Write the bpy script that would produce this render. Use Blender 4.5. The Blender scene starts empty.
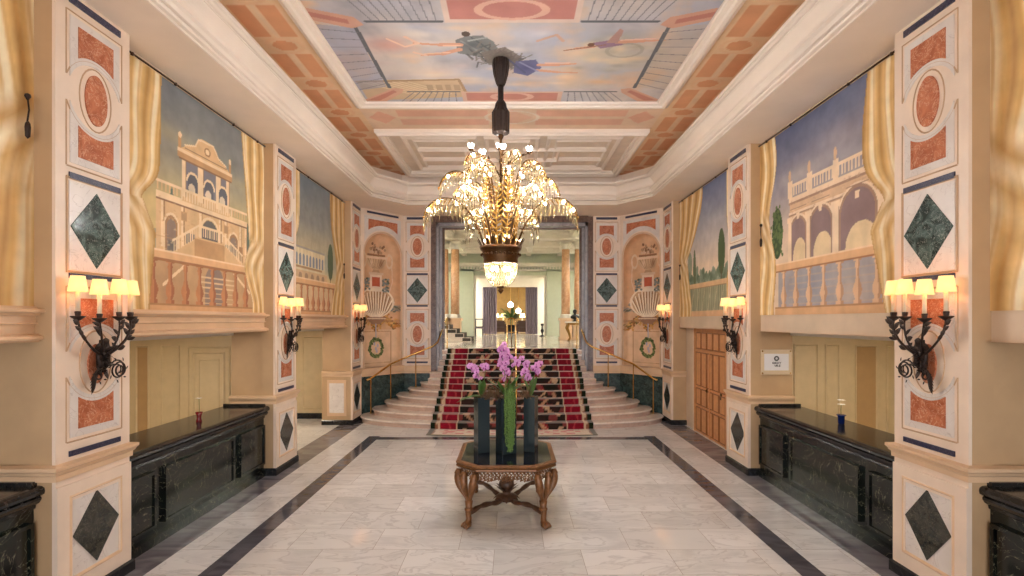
import bpy, math, random
import numpy as np
from mathutils import Vector, Matrix
random.seed(7); np.random.seed(7)
PI = math.pi
COL = bpy.context.scene.collection
sc = bpy.context.scene

def lin(c):
    return tuple(((x/255)/12.92 if x/255 <= .04045 else ((x/255+.055)/1.055)**2.4) for x in c)
def lin4(c): return lin(c)+(1.0,)

# ------------------------------------------------------------------ mesh builder
class MB:
    def __init__(s): s.v=[]; s.f=[]; s.m=[]; s.sm=[]
    def add(s, vs, fs, mi=0, smooth=False):
        b=len(s.v); s.v.extend([tuple(v) for v in vs])
        for f in fs: s.f.append(tuple(i+b for i in f)); s.m.append(mi); s.sm.append(smooth)
        return s
    def box(s, x0,x1,y0,y1,z0,z1, mi=0):
        vs=[(x0,y0,z0),(x1,y0,z0),(x1,y1,z0),(x0,y1,z0),(x0,y0,z1),(x1,y0,z1),(x1,y1,z1),(x0,y1,z1)]
        return s.add(vs,[(0,3,2,1),(4,5,6,7),(0,1,5,4),(1,2,6,5),(2,3,7,6),(3,0,4,7)],mi)
    def prism_xz(s, poly, y0, y1, mi=0, smooth=False):
        """polygon in local x,z; front at y0 (towards -y), back at y1"""
        n=len(poly)
        vs=[(p[0],y0,p[1]) for p in poly]+[(p[0],y1,p[1]) for p in poly]
        fs=[tuple(range(n)), tuple(range(2*n-1,n-1,-1))]+[(i,i+n,(i+1)%n+n,(i+1)%n) for i in range(n)]
        return s.add(vs,fs,mi,smooth)
    def prism_xy(s, poly, z0, z1, mi=0):
        n=len(poly)
        vs=[(p[0],p[1],z0) for p in poly]+[(p[0],p[1],z1) for p in poly]
        fs=[tuple(range(n-1,-1,-1)), tuple(range(n,2*n))]+[(i,(i+1)%n,(i+1)%n+n,i+n) for i in range(n)]
        return s.add(vs,fs,mi)
    def frame_xz(s, x0,x1,z0,z1,w,y0,y1,mi=0):
        s.box(x0,x1,y0,y1,z0,z0+w,mi); s.box(x0,x1,y0,y1,z1-w,z1,mi)
        s.box(x0,x0+w,y0,y1,z0+w,z1-w,mi); s.box(x1-w,x1,y0,y1,z0+w,z1-w,mi); return s
    def bevel_frame_xz(s, x0,x1,z0,z1,w,y0,y1,mi=0):
        """picture-frame moulding: outer edge at depth y1, ridge at y0"""
        o=[(x0,z0),(x1,z0),(x1,z1),(x0,z1)]
        def ins(d): return [(x0+d,z0+d),(x1-d,z0+d),(x1-d,z1-d),(x0+d,z1-d)]
        r=[(ins(0),y1),(ins(0),y0+(y1-y0)*.3),(ins(w*.35),y0),(ins(w*.7),y0+(y1-y0)*.5),(ins(w),y1)]
        vs=[(p[0],y,p[1]) for ring,y in r for p in ring]
        fs=[]
        for k in range(len(r)-1):
            for i in range(4):
                a=k*4+i; b=k*4+(i+1)%4; fs.append((a,b,b+4,a+4))
        return s.add(vs,fs,mi)
    def tube(s, pts, r, n=8, mi=0, cap=True, smooth=True):
        pts=[Vector(p) for p in pts]; N=len(pts)
        if not hasattr(r,'__len__'): r=[r]*N
        vs=[]; t0=(pts[1]-pts[0]).normalized()
        up=Vector((0,0,1)) if abs(t0.z)<.9 else Vector((1,0,0))
        u=t0.cross(up).normalized()
        for i,p in enumerate(pts):
            t=(pts[min(i+1,N-1)]-pts[max(i-1,0)])
            if t.length<1e-9: t=t0
            t.normalize(); u=(u-t*u.dot(t))
            if u.length<1e-6: u=t.orthogonal()
            u.normalize(); w=t.cross(u)
            for k in range(n):
                a=2*PI*k/n; vs.append(p+(u*math.cos(a)+w*math.sin(a))*r[i])
        fs=[(i*n+k,i*n+(k+1)%n,(i+1)*n+(k+1)%n,(i+1)*n+k) for i in range(N-1) for k in range(n)]
        if cap: fs+= [tuple(range(n-1,-1,-1)), tuple(range((N-1)*n,N*n))]
        return s.add(vs,fs,mi,smooth)
    def lathe(s, prof, c=(0,0,0), n=20, mi=0, smooth=True, sx=1, sy=1):
        vs=[]; 
        for (r,z) in prof:
            for k in range(n):
                a=2*PI*k/n; vs.append((c[0]+r*sx*math.cos(a),c[1]+r*sy*math.sin(a),c[2]+z))
        N=len(prof)
        fs=[(i*n+k,i*n+(k+1)%n,(i+1)*n+(k+1)%n,(i+1)*n+k) for i in range(N-1) for k in range(n)]
        fs+=[tuple(range(n-1,-1,-1)), tuple(range((N-1)*n,N*n))]
        return s.add(vs,fs,mi,smooth)
    def ball(s, c, r, n=8, m=6, mi=0, sz=1):
        return s.lathe([(max(1e-4,r*math.sin(PI*i/m)),-r*sz*math.cos(PI*i/m)) for i in range(m+1)],c,n,mi)
    def leaf(s, base, d, up, L, w, mi=0, bend=.25):
        d=Vector(d).normalized(); up=Vector(up); side=d.cross(up)
        if side.length<1e-6: side=d.orthogonal()
        side.normalize(); nrm=side.cross(d)
        b=Vector(base); vs=[]; K=5
        for i in range(K+1):
            t=i/K; ww=w*math.sin(PI*min(1,t*.93+.07))**.8 if i<K else 0.002
            c=b+d*L*t-nrm*bend*L*t*t
            vs+=[c-side*ww/2, c+nrm*ww*.18, c+side*ww/2]
        fs=[]
        for i in range(K):
            a=i*3; fs+=[(a,a+3,a+4,a+1),(a+1,a+4,a+5,a+2)]
        return s.add(vs,fs,mi,True)
    def sweep(s, path, prof, mi=0, closed=False, smooth=False):
        """path: xy points; prof: list of (offset to the left of travel, z)"""
        n=len(path); P=[Vector(p) for p in path]; vs=[]
        for i in range(n):
            a=P[i-1] if (i>0 or closed) else None; b=P[(i+1)%n] if (i<n-1 or closed) else None
            d1=(P[i]-a).normalized() if a is not None else None
            d2=(b-P[i]).normalized() if b is not None else None
            if d1 is None: d1=d2
            if d2 is None: d2=d1
            n1=Vector((-d1.y,d1.x)); n2=Vector((-d2.y,d2.x)); m=(n1+n2).normalized(); m=m/max(.2,m.dot(n1))
            for (o,z) in prof: q=P[i]+m*o; vs.append((q.x,q.y,z))
        k=len(prof); fs=[]
        for i in range(n if closed else n-1):
            j=(i+1)%n
            for q in range(k-1): fs.append((i*k+q,j*k+q,j*k+q+1,i*k+q+1))
        return s.add(vs,fs,mi,smooth)
    def obj(s, name, mats, parent=None, loc=(0,0,0), rz=0):
        me=bpy.data.meshes.new(name); me.from_pydata(s.v,[],s.f)
        if not isinstance(mats,(list,tuple)): mats=[mats]
        for m in mats: me.materials.append(m)
        me.polygons.foreach_set('material_index',s.m); me.polygons.foreach_set('use_smooth',s.sm)
        me.update()
        o=bpy.data.objects.new(name,me); COL.objects.link(o); o.location=loc; o.rotation_euler=(0,0,rz)
        if parent is not None: o.parent=parent
        return o

def empty(name, loc=(0,0,0), rz=0):
    o=bpy.data.objects.new(name,None); COL.objects.link(o); o.location=loc; o.rotation_euler=(0,0,rz); o.empty_display_size=.1
    return o
def tag(o,label=None,cat=None,group=None,kind=None):
    if label: o['label']=label
    if cat: o['category']=cat
    if group: o['group']=group
    if kind: o['kind']=kind
    return o
def kids(o): return [c for c in COL.objects if c.parent is o]
def copy_tree(o, parent=None, loc=None, rz=None):
    c=o.copy(); COL.objects.link(c)
    if parent is not None: c.parent=parent
    for k in list(o.children): copy_tree(k,c)
    if loc is not None: c.location=loc
    if rz is not None: c.rotation_euler=(0,0,rz)
    return c

# ------------------------------------------------------------------ materials
def newmat(name):
    m=bpy.data.materials.new(name); m.use_nodes=True; nt=m.node_tree
    return m, nt, nt.nodes['Principled BSDF']
def setp(b,**k):
    for a,v in k.items():
        b.inputs[a.replace('_',' ')].default_value=v
def mat(name,c,rough=.5,metal=0,var=.06,scale=6,spec=.5,bump=0,coat=0):
    m,nt,b=newmat(name); N=nt.nodes; L=nt.links
    tc=N.new('ShaderNodeTexCoord'); no=N.new('ShaderNodeTexNoise'); no.inputs['Scale'].default_value=scale; no.inputs['Detail'].default_value=6
    L.new(tc.outputs['Object'],no.inputs['Vector'])
    cr=N.new('ShaderNodeValToRGB'); c0=lin(c)
    cr.color_ramp.elements[0].position=.3; cr.color_ramp.elements[1].position=.7
    cr.color_ramp.elements[0].color=tuple(max(0,x*(1-var)) for x in c0)+(1,)
    cr.color_ramp.elements[1].color=tuple(min(1,x*(1+var)) for x in c0)+(1,)
    L.new(no.outputs['Fac'],cr.inputs['Fac']); L.new(cr.outputs['Color'],b.inputs['Base Color'])
    b.inputs['Roughness'].default_value=rough; b.inputs['Metallic'].default_value=metal
    b.inputs['Specular IOR Level'].default_value=spec; b.inputs['Coat Weight'].default_value=coat
    if bump:
        bp=N.new('ShaderNodeBump'); bp.inputs['Strength'].default_value=bump; bp.inputs['Distance'].default_value=.01
        L.new(no.outputs['Fac'],bp.inputs['Height']); L.new(bp.outputs['Normal'],b.inputs['Normal'])
    return m
def marble(name,base,mid,vein,scale=3,rough=.15,dist=1.5,vw=.03,spec=.5,patch=(.35,.65)):
    m,nt,b=newmat(name); N=nt.nodes; L=nt.links
    tc=N.new('ShaderNodeTexCoord')
    n1=N.new('ShaderNodeTexNoise'); n1.inputs['Scale'].default_value=scale; n1.inputs['Detail'].default_value=8; n1.inputs['Distortion'].default_value=dist
    n2=N.new('ShaderNodeTexNoise'); n2.inputs['Scale'].default_value=scale*1.3; n2.inputs['Detail'].default_value=5; n2.inputs['Distortion'].default_value=dist*1.5
    L.new(tc.outputs['Object'],n1.inputs['Vector']); L.new(tc.outputs['Object'],n2.inputs['Vector'])
    r1=N.new('ShaderNodeValToRGB'); r1.color_ramp.elements[0].position=patch[0]; r1.color_ramp.elements[1].position=patch[1]
    r1.color_ramp.elements[0].color=lin4(base); r1.color_ramp.elements[1].color=lin4(mid)
    L.new(n1.outputs['Fac'],r1.inputs['Fac'])
    r2=N.new('ShaderNodeValToRGB'); e=r2.color_ramp.elements
    e[0].position=.5-vw; e[0].color=(0,0,0,1); e[1].position=.5+vw; e[1].color=(0,0,0,1); x=e.new(.5); x.color=(1,1,1,1)
    L.new(n2.outputs['Fac'],r2.inputs['Fac'])
    mx=N.new('ShaderNodeMixRGB'); mx.inputs[2].default_value=lin4(vein)
    L.new(r2.outputs['Color'],mx.inputs[0]); L.new(r1.outputs['Color'],mx.inputs[1]); L.new(mx.outputs[0],b.inputs['Base Color'])
    b.inputs['Roughness'].default_value=rough; b.inputs['Specular IOR Level'].default_value=spec
    return m
def emis(name,c,s):
    m,nt,b=newmat(name); b.inputs['Base Color'].default_value=lin4(c)
    b.inputs['Emission Color'].default_value=lin4(c); b.inputs['Emission Strength'].default_value=s
    return m
def painted(name,rough=.65,var=.10,scale=5,spec=.3,fac_scale=None):
    """colours come from the painting's own pigment attribute, broken up by a plaster noise"""
    m,nt,b=newmat(name); N=nt.nodes; L=nt.links
    at=N.new('ShaderNodeAttribute'); at.attribute_name='Col'
    tc=N.new('ShaderNodeTexCoord'); no=N.new('ShaderNodeTexNoise'); no.inputs['Scale'].default_value=scale; no.inputs['Detail'].default_value=8
    L.new(tc.outputs['Object'],no.inputs['Vector'])
    mr=N.new('ShaderNodeMapRange'); mr.inputs[1].default_value=.3; mr.inputs[2].default_value=.7; mr.inputs[3].default_value=1-var; mr.inputs[4].default_value=1+var
    L.new(no.outputs['Fac'],mr.inputs[0])
    mx=N.new('ShaderNodeVectorMath'); mx.operation='SCALE'
    L.new(at.outputs['Color'],mx.inputs[0]); L.new(mr.outputs[0],mx.inputs['Scale']); L.new(mx.outputs[0],b.inputs['Base Color'])
    b.inputs['Roughness'].default_value=rough; b.inputs['Specular IOR Level'].default_value=spec
    return m

M={}
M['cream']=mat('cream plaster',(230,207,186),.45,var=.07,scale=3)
M['return']=mat('shade-toned pier return',(188,154,116),.5,var=.08,scale=2.5)  # darker ochre is shade painted into the pier side faces
M['stone']=mat('sand stone',(212,188,162),.4,var=.08,scale=2.5)
M['ledge']=mat('ledge stone',(218,182,146),.4,var=.07,scale=3)
M['soffit']=mat('soffit plaster',(240,222,203),.55,var=.04,scale=2)
M['cornice']=mat('cornice plaster',(242,227,212),.45,var=.03,scale=2)
M['line']=mat('moulding line',(190,154,120),.5,var=.05)
M['white']=marble('white panel marble',(228,218,210),(216,204,196),(200,186,178),2,.25,vw=.01)
M['red']=marble('red marble',(198,120,86),(166,92,62),(218,162,130),7,.18,vw=.03)
M['verde']=marble('green marble inlay',(34,48,46),(86,108,104),(176,188,182),9,.12,vw=.012,patch=(.38,.68))
M['verde2']=marble('dark green marble inlay',(30,34,32),(64,62,54),(110,104,90),9,.12,vw=.012)
M['dado']=marble('green dado marble',(26,40,40),(58,78,76),(96,118,112),6,.15,vw=.012)
M['blue']=marble('blue stone strip',(22,26,58),(40,42,72),(100,94,104),22,.3,vw=.03)
M['black']=marble('black green marble',(6,9,9),(26,38,32),(150,144,118),1.3,.14,dist=2.6,vw=.0035,patch=(.42,.75))
M['blacktop']=marble('black counter top marble',(26,26,27),(40,40,41),(90,86,80),3,.14,vw=.006)
M['basebd']=marble('black skirting',(22,22,24),(36,36,38),(66,64,62),4,.2,vw=.008)
M['step']=marble('step marble',(238,226,214),(226,210,198),(200,180,166),2.2,.2,vw=.012)
M['riser']=marble('shade-toned riser',(206,176,158),(188,160,144),(170,144,128),2.2,.3,vw=.012)  # same marble as the treads, darkened to carry the shade on the risers
M['gold']=mat('brass',(214,170,96),.22,1,var=.05)
M['bronze']=mat('bronze',(84,58,34),.35,.85,var=.2,scale=30)
M['iron']=mat('wrought iron',(52,38,32),.45,.6,var=.25,scale=40)
M['goldleaf']=mat('gilded leaf',(150,110,48),.35,.85,var=.15,scale=30)
M['darkpipe']=mat('dark ribbed sleeve',(50,36,30),.5,.2,var=.2,scale=30)
M['candle']=mat('candle tube',(226,204,172),.5)
M['shade']=emis('lit lampshade',(255,200,130),.24)
M['bulb']=emis('lamp bulb',(248,248,246),165)
M['sbulb']=emis('sconce bulb',(255,228,190),22)
M['flowerbulb']=emis('flower bulb',(250,246,240),12)
M['oak']=mat('oak',(206,146,94),.4,var=.12,scale=8)
M['oakline']=mat('oak groove',(150,96,54),.5,var=.1)
M['panelY']=mat('ochre painted panel',(208,186,148),.5,var=.05)
M['panelB']=mat('tan painted panel',(182,148,104),.5,var=.05)
M['rimwood']=mat('carved walnut',(122,80,46),.34,.25,var=.3,scale=26,bump=.3)
M['darkwood']=mat('dark walnut carving',(84,56,38),.4,.1,var=.3,scale=30,bump=.4)
M['tabletop']=mat('black glass top',(20,25,36),.05,var=.1,spec=.55)
M['leafg']=mat('green leaf',(72,104,44),.45,var=.2,scale=20)
M['amar']=mat('green amaranth',(104,136,66),.6,var=.5,scale=70)
M['moss']=mat('dry moss',(110,84,58),.9,var=.3,scale=40)
M['petal']=mat('orchid petal',(226,158,212),.5,var=.25,scale=60)
M['petald']=mat('orchid lip',(150,40,130),.5)
M['stemg']=mat('orchid stem',(96,104,50),.5)
M['green_wall']=mat('pale green wall',(190,194,170),.5,var=.03)
M['ivory']=mat('ivory plaster',(222,214,200),.5,var=.03)
M['hallfloor']=marble('hall marble floor',(206,196,184),(190,178,164),(160,148,136),1.5,.14,vw=.008)
M['pinkcol']=marble('peach marble column',(216,168,128),(198,146,106),(228,196,164),3,.2,vw=.02)
M['drape']=mat('mauve drape',(112,98,108),.7,var=.08)
M['darkcarpet']=mat('dark stair carpet',(74,66,60),.9,var=.25,scale=14)
M['roomwall']=mat('ochre lounge wall',(160,128,72),.6,var=.15,scale=3)
M['darkmarble']=marble('brown portal marble',(84,62,54),(112,86,74),(150,124,108),4,.2,vw=.012)
M['greytrim']=marble('grey portal marble',(150,142,142),(176,168,166),(120,112,112),3,.2,vw=.01)
M['signw']=mat('sign paper',(224,220,222),.4,var=.01)
M['signk']=mat('sign ink',(60,58,60),.5,var=.01)
M['signf']=mat('clear sign holder frame',(214,190,158),.3,var=.02)
M['redglass']=mat('red glass',(120,16,24),.1,var=.05,spec=.8)
M['blueglass']=mat('blue glass',(16,40,110),.1,var=.05,spec=.8)
M['whitepetal']=mat('white petal',(232,226,218),.5)
M['darkiron']=mat('black metal',(26,24,24),.4,.4)
M['rod']=mat('curtain rod',(70,50,36),.4,.6)
M['painted']=painted('fresco')
M['ceilpaint']=painted('ceiling fresco',.7,.07,3)
M['rug']=painted('woven wool',.95,.14,30,spec=.1)
for n_ in M['rug'].node_tree.nodes:
    if n_.type=='BSDF_PRINCIPLED': n_.inputs['Sheen Weight'].default_value=.8; n_.inputs['Sheen Roughness'].default_value=.35; n_.inputs['Sheen Tint'].default_value=(1,.92,.85,1)

def floor_mat():
    m,nt,b=newmat('marble floor tiles'); N=nt.nodes; L=nt.links
    tc=N.new('ShaderNodeTexCoord')
    br=N.new('ShaderNodeTexBrick'); br.offset=.42; br.squash=1
    br.inputs['Scale'].default_value=1; br.inputs['Brick Width'].default_value=.98; br.inputs['Row Height'].default_value=.577
    br.inputs['Mortar Size'].default_value=.0028; br.inputs['Mortar Smooth'].default_value=.3
    br.inputs['Color1'].default_value=(0,0,0,1); br.inputs['Color2'].default_value=(1,1,1,1); br.inputs['Mortar'].default_value=(.5,.5,.5,1)
    mp=N.new('ShaderNodeMapping'); mp.inputs['Location'].default_value=(.2,-5.82+.577*12,0)
    L.new(tc.outputs['Object'],mp.inputs[0]); L.new(mp.outputs[0],br.inputs['Vector'])
    # per tile shift of the vein pattern
    va=N.new('ShaderNodeVectorMath'); va.operation='MULTIPLY_ADD'; va.inputs[1].default_value=(7,3,5)
    L.new(br.outputs['Color'],va.inputs[0]); L.new(tc.outputs['Object'],va.inputs[2])
    n1=N.new('ShaderNodeTexNoise'); n1.inputs['Scale'].default_value=.9; n1.inputs['Detail'].default_value=8; n1.inputs['Distortion'].default_value=2.2
    mp2=N.new('ShaderNodeMapping'); mp2.inputs['Scale'].default_value=(1,2.6,1); mp2.inputs['Rotation'].default_value=(0,0,.3)
    L.new(va.outputs[0],mp2.inputs[0]); L.new(mp2.outputs[0],n1.inputs['Vector'])
    r=N.new('ShaderNodeValToRGB'); e=r.color_ramp.elements
    e[0].position=.3; e[0].color=lin4((208,206,206)); e[1].position=.62; e[1].color=lin4((228,226,225))
    x=e.new(.47); x.color=lin4((225,223,222)); x=e.new(.5); x.color=lin4((204,201,201)); x=e.new(.53); x.color=lin4((226,224,223))
    L.new(n1.outputs['Fac'],r.inputs['Fac'])
    tint=N.new('ShaderNodeMixRGB'); tint.blend_type='MULTIPLY'; tint.inputs[0].default_value=1
    mr=N.new('ShaderNodeMapRange'); mr.inputs[3].default_value=.84; mr.inputs[4].default_value=1.04
    L.new(br.outputs['Color'],mr.inputs[0]); cb=N.new('ShaderNodeCombineColor')
    for i in range(3): L.new(mr.outputs[0],cb.inputs[i])
    L.new(r.outputs[0],tint.inputs[1]); L.new(cb.outputs[0],tint.inputs[2])
    mo=N.new('ShaderNodeMixRGB'); mo.inputs[2].default_value=lin4((160,148,140)); L.new(br.outputs['Fac'],mo.inputs[0]); L.new(tint.outputs[0],mo.inputs[1])
    # borders
    sp=N.new('ShaderNodeSeparateXYZ'); L.new(tc.outputs['Object'],sp.inputs[0])
    def mth(op,a,b_=None):
        n=N.new('ShaderNodeMath'); n.operation=op
        for i,q in enumerate((a,b_)):
            if q is None: continue
            if isinstance(q,(int,float)): n.inputs[i].default_value=q
            else: L.new(q,n.inputs[i])
        return n.outputs[0]
    ax=mth('ABSOLUTE',sp.outputs[0]); y=sp.outputs[1]
    A=mth('MULTIPLY',mth('GREATER_THAN',ax,2.97),mth('LESS_THAN',ax,3.22)); A=mth('MULTIPLY',A,mth('LESS_THAN',y,11.5))
    Bc=mth('MULTIPLY',mth('LESS_THAN',ax,3.22),mth('MULTIPLY',mth('GREATER_THAN',y,11.17),mth('LESS_THAN',y,11.42)))
    Bm=mth('MULTIPLY',mth('GREATER_THAN',ax,3.78),mth('LESS_THAN',ax,4.3))
    tot=mth('MINIMUM',mth('ADD',mth('ADD',A,Bc),0),1)
    dk=N.new('ShaderNodeValToRGB'); dk.color_ramp.elements[0].position=.35; dk.color_ramp.elements[1].position=.65
    dk.color_ramp.elements[0].color=lin4((72,70,78)); dk.color_ramp.elements[1].color=lin4((98,96,104)); L.new(n1.outputs['Fac'],dk.inputs['Fac'])
    gk=N.new('ShaderNodeValToRGB'); gk.color_ramp.elements[0].position=.35; gk.color_ramp.elements[1].position=.65
    gk.color_ramp.elements[0].color=lin4((100,96,102)); gk.color_ramp.elements[1].color=lin4((134,130,134)); L.new(n1.outputs['Fac'],gk.inputs['Fac'])
    m1=N.new('ShaderNodeMixRGB'); L.new(tot,m1.inputs[0]); L.new(mo.outputs[0],m1.inputs[1]); L.new(dk.outputs[0],m1.inputs[2])
    m2=N.new('ShaderNodeMixRGB'); L.new(Bm,m2.inputs[0]); L.new(m1.outputs[0],m2.inputs[1]); L.new(gk.outputs[0],m2.inputs[2])
    L.new(m2.outputs[0],b.inputs['Base Color']); b.inputs['Roughness'].default_value=.085; b.inputs['Specular IOR Level'].default_value=.42
    return m
M['floor']=floor_mat()

def glass_mats():
    m,nt,b=newmat('cut crystal'); N=nt.nodes; L=nt.links
    out=N['Material Output']
    tr=N.new('ShaderNodeBsdfTransparent'); gl=N.new('ShaderNodeBsdfGlossy'); gl.inputs['Roughness'].default_value=.12; gl.inputs['Color'].default_value=(.42,.34,.22,1)
    tl=N.new('ShaderNodeBsdfTranslucent'); tl.inputs['Color'].default_value=(.34,.24,.11,1)
    m1=N.new('ShaderNodeMixShader'); m1.inputs[0].default_value=.5; L.new(gl.outputs[0],m1.inputs[1]); L.new(tl.outputs[0],m1.inputs[2])
    m2=N.new('ShaderNodeMixShader'); m2.inputs[0].default_value=.6; L.new(tr.outputs[0],m2.inputs[1]); L.new(m1.outputs[0],m2.inputs[2])
    L.new(m2.outputs[0],out.inputs[0]); M['crystal']=m
    m,nt,b=newmat('dark mirrored vase glass'); setp(b,Metallic=.5,Roughness=.1); b.inputs['Base Color'].default_value=lin4((66,78,83)); M['vase']=m
glass_mats()

# ------------------------------------------------------------------ painter
class Paint:
    def __init__(s,u,v,base):
        s.u=np.asarray(u,float); s.v=np.asarray(v,float); s.c=np.empty((len(s.u),3)); s.c[:]=base
        s.rs=np.random.RandomState(3)
    def put(s,mask,c,a=1.0):
        c=np.asarray(c,float)
        if c.ndim==2 and len(c)==len(s.u): c=c[mask]
        aa=a[mask][:,None] if hasattr(a,'__len__') else a
        s.c[mask]=s.c[mask]*(1-aa)+c*aa
    def rect(s,u0,u1,v0,v1,c,a=1): s.put((s.u>=u0)&(s.u<=u1)&(s.v>=v0)&(s.v<=v1),c,a)
    def ell(s,cu,cv,ru,rv,c,a=1): s.put(((s.u-cu)/ru)**2+((s.v-cv)/rv)**2<=1,c,a)
    def ring(s,cu,cv,ru,rv,w,c,a=1):
        d=np.sqrt(((s.u-cu)/ru)**2+((s.v-cv)/rv)**2); s.put(np.abs(d-1)<=w/min(ru,rv)/2,c,a)
    def inpoly(s,p):
        p=np.asarray(p,float); r=np.zeros(len(s.u),bool)
        bb=(s.u>=p[:,0].min())&(s.u<=p[:,0].max())&(s.v>=p[:,1].min())&(s.v<=p[:,1].max())
        idx=np.nonzero(bb)[0]; x=s.u[idx]; y=s.v[idx]; ins=np.zeros(len(idx),bool); n=len(p)
        for i in range(n):
            x1,y1=p[i]; x2,y2=p[(i+1)%n]
            if y1==y2: continue
            cnd=((y1>y)!=(y2>y))&(x<(x2-x1)*(y-y1)/(y2-y1)+x1); ins^=cnd
        r[idx]=ins; return r
    def poly(s,p,c,a=1): s.put(s.inpoly(p),c,a)
    def line(s,p,w,c,a=1):
        for (x1,y1),(x2,y2) in zip(p[:-1],p[1:]):
            dx,dy=x2-x1,y2-y1; L2=dx*dx+dy*dy+1e-12
            t=np.clip(((s.u-x1)*dx+(s.v-y1)*dy)/L2,0,1)
            d=np.hypot(s.u-x1-t*dx,s.v-y1-t*dy); s.put(d<=w/2,c,a)
    def blob(s,cu,cv,ru,rv,c,a=.6):
        d=((s.u-cu)/ru)**2+((s.v-cv)/rv)**2; s.put(d<4,c,a*np.exp(-d*1.2))
    def arch(s,cu,v0,hw,vs,c,a=1):
        s.rect(cu-hw,cu+hw,v0,vs,c,a); s.put((((s.u-cu)/hw)**2+((s.v-vs)/hw)**2<=1)&(s.v>=vs),c,a)
    def baluster(s,cu,v0,v1,r,c,cs):
        h=v1-v0; t=(s.v-v0)/h
        prof=np.where(t<.08,.9,np.where(t>.93,.9,.35+.65*np.exp(-((t-.3)/.17)**2)+.2*np.exp(-((t-.85)/.06)**2)))*r
        m=(t>=0)&(t<=1)&(np.abs(s.u-cu)<=prof); s.put(m,c)
        m2=m&((s.u-cu)>prof*.25); s.put(m2,cs,.75)
    def rgba(s):
        c=np.clip(s.c,0,255)/255; l=np.where(c<=.04045,c/12.92,((c+.055)/1.055)**2.4)
        return np.concatenate([l,np.ones((len(l),1))],1)

def fbm(u,v,seed=0,oct=5,f=1.0):
    rs=np.random.RandomState(seed); o=np.zeros_like(u); amp=1
    for k in range(oct):
        for j in range(3):
            a=rs.uniform(0,2*PI); ph=rs.uniform(0,2*PI); ff=f*(1.9**k)*rs.uniform(.7,1.3)
            o+=amp*np.sin((u*math.cos(a)+v*math.sin(a))*ff*2*PI/3+ph+1.5*np.sin(u*ff*.7+ph)+1.2*np.cos(v*ff*.8+ph*2))/3
        amp*=.55
    return o
def mix(a,b,t):
    t=np.clip(np.asarray(t,float),0,1)[...,None]; return np.asarray(a,float)*(1-t)+np.asarray(b,float)*t

def gridobj(name,P,nu,nv,rgba,m,parent=None,flip=False,smooth=False,thick=0,loc=(0,0,0),rz=0):
    """P: (nv*nu,3) rows v, cols u"""
    me=bpy.data.meshes.new(name)
    i=np.arange(nu*nv).reshape(nv,nu)
    q=np.stack([i[:-1,:-1],i[:-1,1:],i[1:,1:],i[1:,:-1]],-1).reshape(-1,4)
    if flip: q=q[:,::-1]
    me.vertices.add(nu*nv); me.vertices.foreach_set('co',np.ascontiguousarray(P,dtype=np.float32).ravel())
    nf=len(q); me.loops.add(nf*4); me.loops.foreach_set('vertex_index',np.ascontiguousarray(q,dtype=np.int32).ravel())
    me.polygons.add(nf); me.polygons.foreach_set('loop_start',np.arange(0,nf*4,4,dtype=np.int32)); me.polygons.foreach_set('loop_total',np.full(nf,4,dtype=np.int32))
    me.polygons.foreach_set('use_smooth',np.full(nf,smooth))
    me.update(calc_edges=True)
    a=me.color_attributes.new('Col','FLOAT_COLOR','POINT'); a.data.foreach_set('color',np.ascontiguousarray(rgba,dtype=np.float32).ravel())
    me.materials.append(m); me.validate()
    o=bpy.data.objects.new(name,me); COL.objects.link(o); o.location=loc; o.rotation_euler=(0,0,rz)
    if parent is not None: o.parent=parent
    if thick:
        md=o.modifiers.new('thickness','SOLIDIFY'); md.thickness=thick; md.offset=-1
    return o
WORLD=.85; EXPO=2.3
# ================================================================== ROOM
H=2.62; XF=4.0
Y0=-8.0                       # near end of the modelled hall, left open to let the world fill in
PIL=[(4.468,5.333),(8.61,9.445),(12.75,13.5)]
BAYS=[(1.10,4.468),(5.333,8.61),(9.445,12.75)]
ZS=5.6; ZC=6.5
def struct(o): o['kind']='structure'; return o

mb=MB(); mb.add([(-8,Y0,0),(8,Y0,0),(8,15,0),(-8,15,0),(-8,Y0,-.2),(8,Y0,-.2),(8,15,-.2),(-8,15,-.2)],[(0,1,2,3),(7,6,5,4),(0,4,5,1),(1,5,6,2),(2,6,7,3),(3,7,4,0)])
struct(mb.obj('floor',M['floor']))

def header(side):
    """beam wall above the openings with the moulded ledge below the mural"""
    s=-1 if side=='left' else 1
    for k,(a,b) in enumerate([(Y0,4.468),(5.333,8.61),(9.445,12.75)]):
        mb=MB(); x0,x1=sorted((s*4.2,s*4.72)); mb.box(x0,x1,a,b,2.43,ZS)
        struct(mb.obj('wall_'+side,M['stone']))
        # ledge profile (offset toward the hall)
        prof=[(0,2.74),(.03,2.74),(.045,2.72),(.105,2.715),(.115,2.70),(.11,2.685),(.07,2.68),(.06,2.66),(.03,2.655),(.03,2.60),(.045,2.595),(.045,2.585),(.02,2.58),(.02,2.50),(.05,2.495),(.09,2.48),(.10,2.46),(.095,2.445),(.06,2.44),(.06,2.43),(-.05,2.43)]
        path=[(s*4.2,a),(s*4.2,b)] if s<0 else [(s*4.2,b),(s*4.2,a)]
        # left of travel must be towards the hall
        if s<0: path=path[::-1]
        mb=MB(); mb.sweep(path,prof)
        struct(mb.obj('trim_%d'%(1+k+(0 if s<0 else 3)),M['ledge']))
        mb=MB(); x0,x1=sorted((s*4.7,s*4.86)); mb.box(x0,x1,a,b,2.36,2.44)
        struct(mb.obj('trim_%d'%(7+k+(0 if s<0 else 3)),M['ivory']))
header('left'); header('right')
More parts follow.
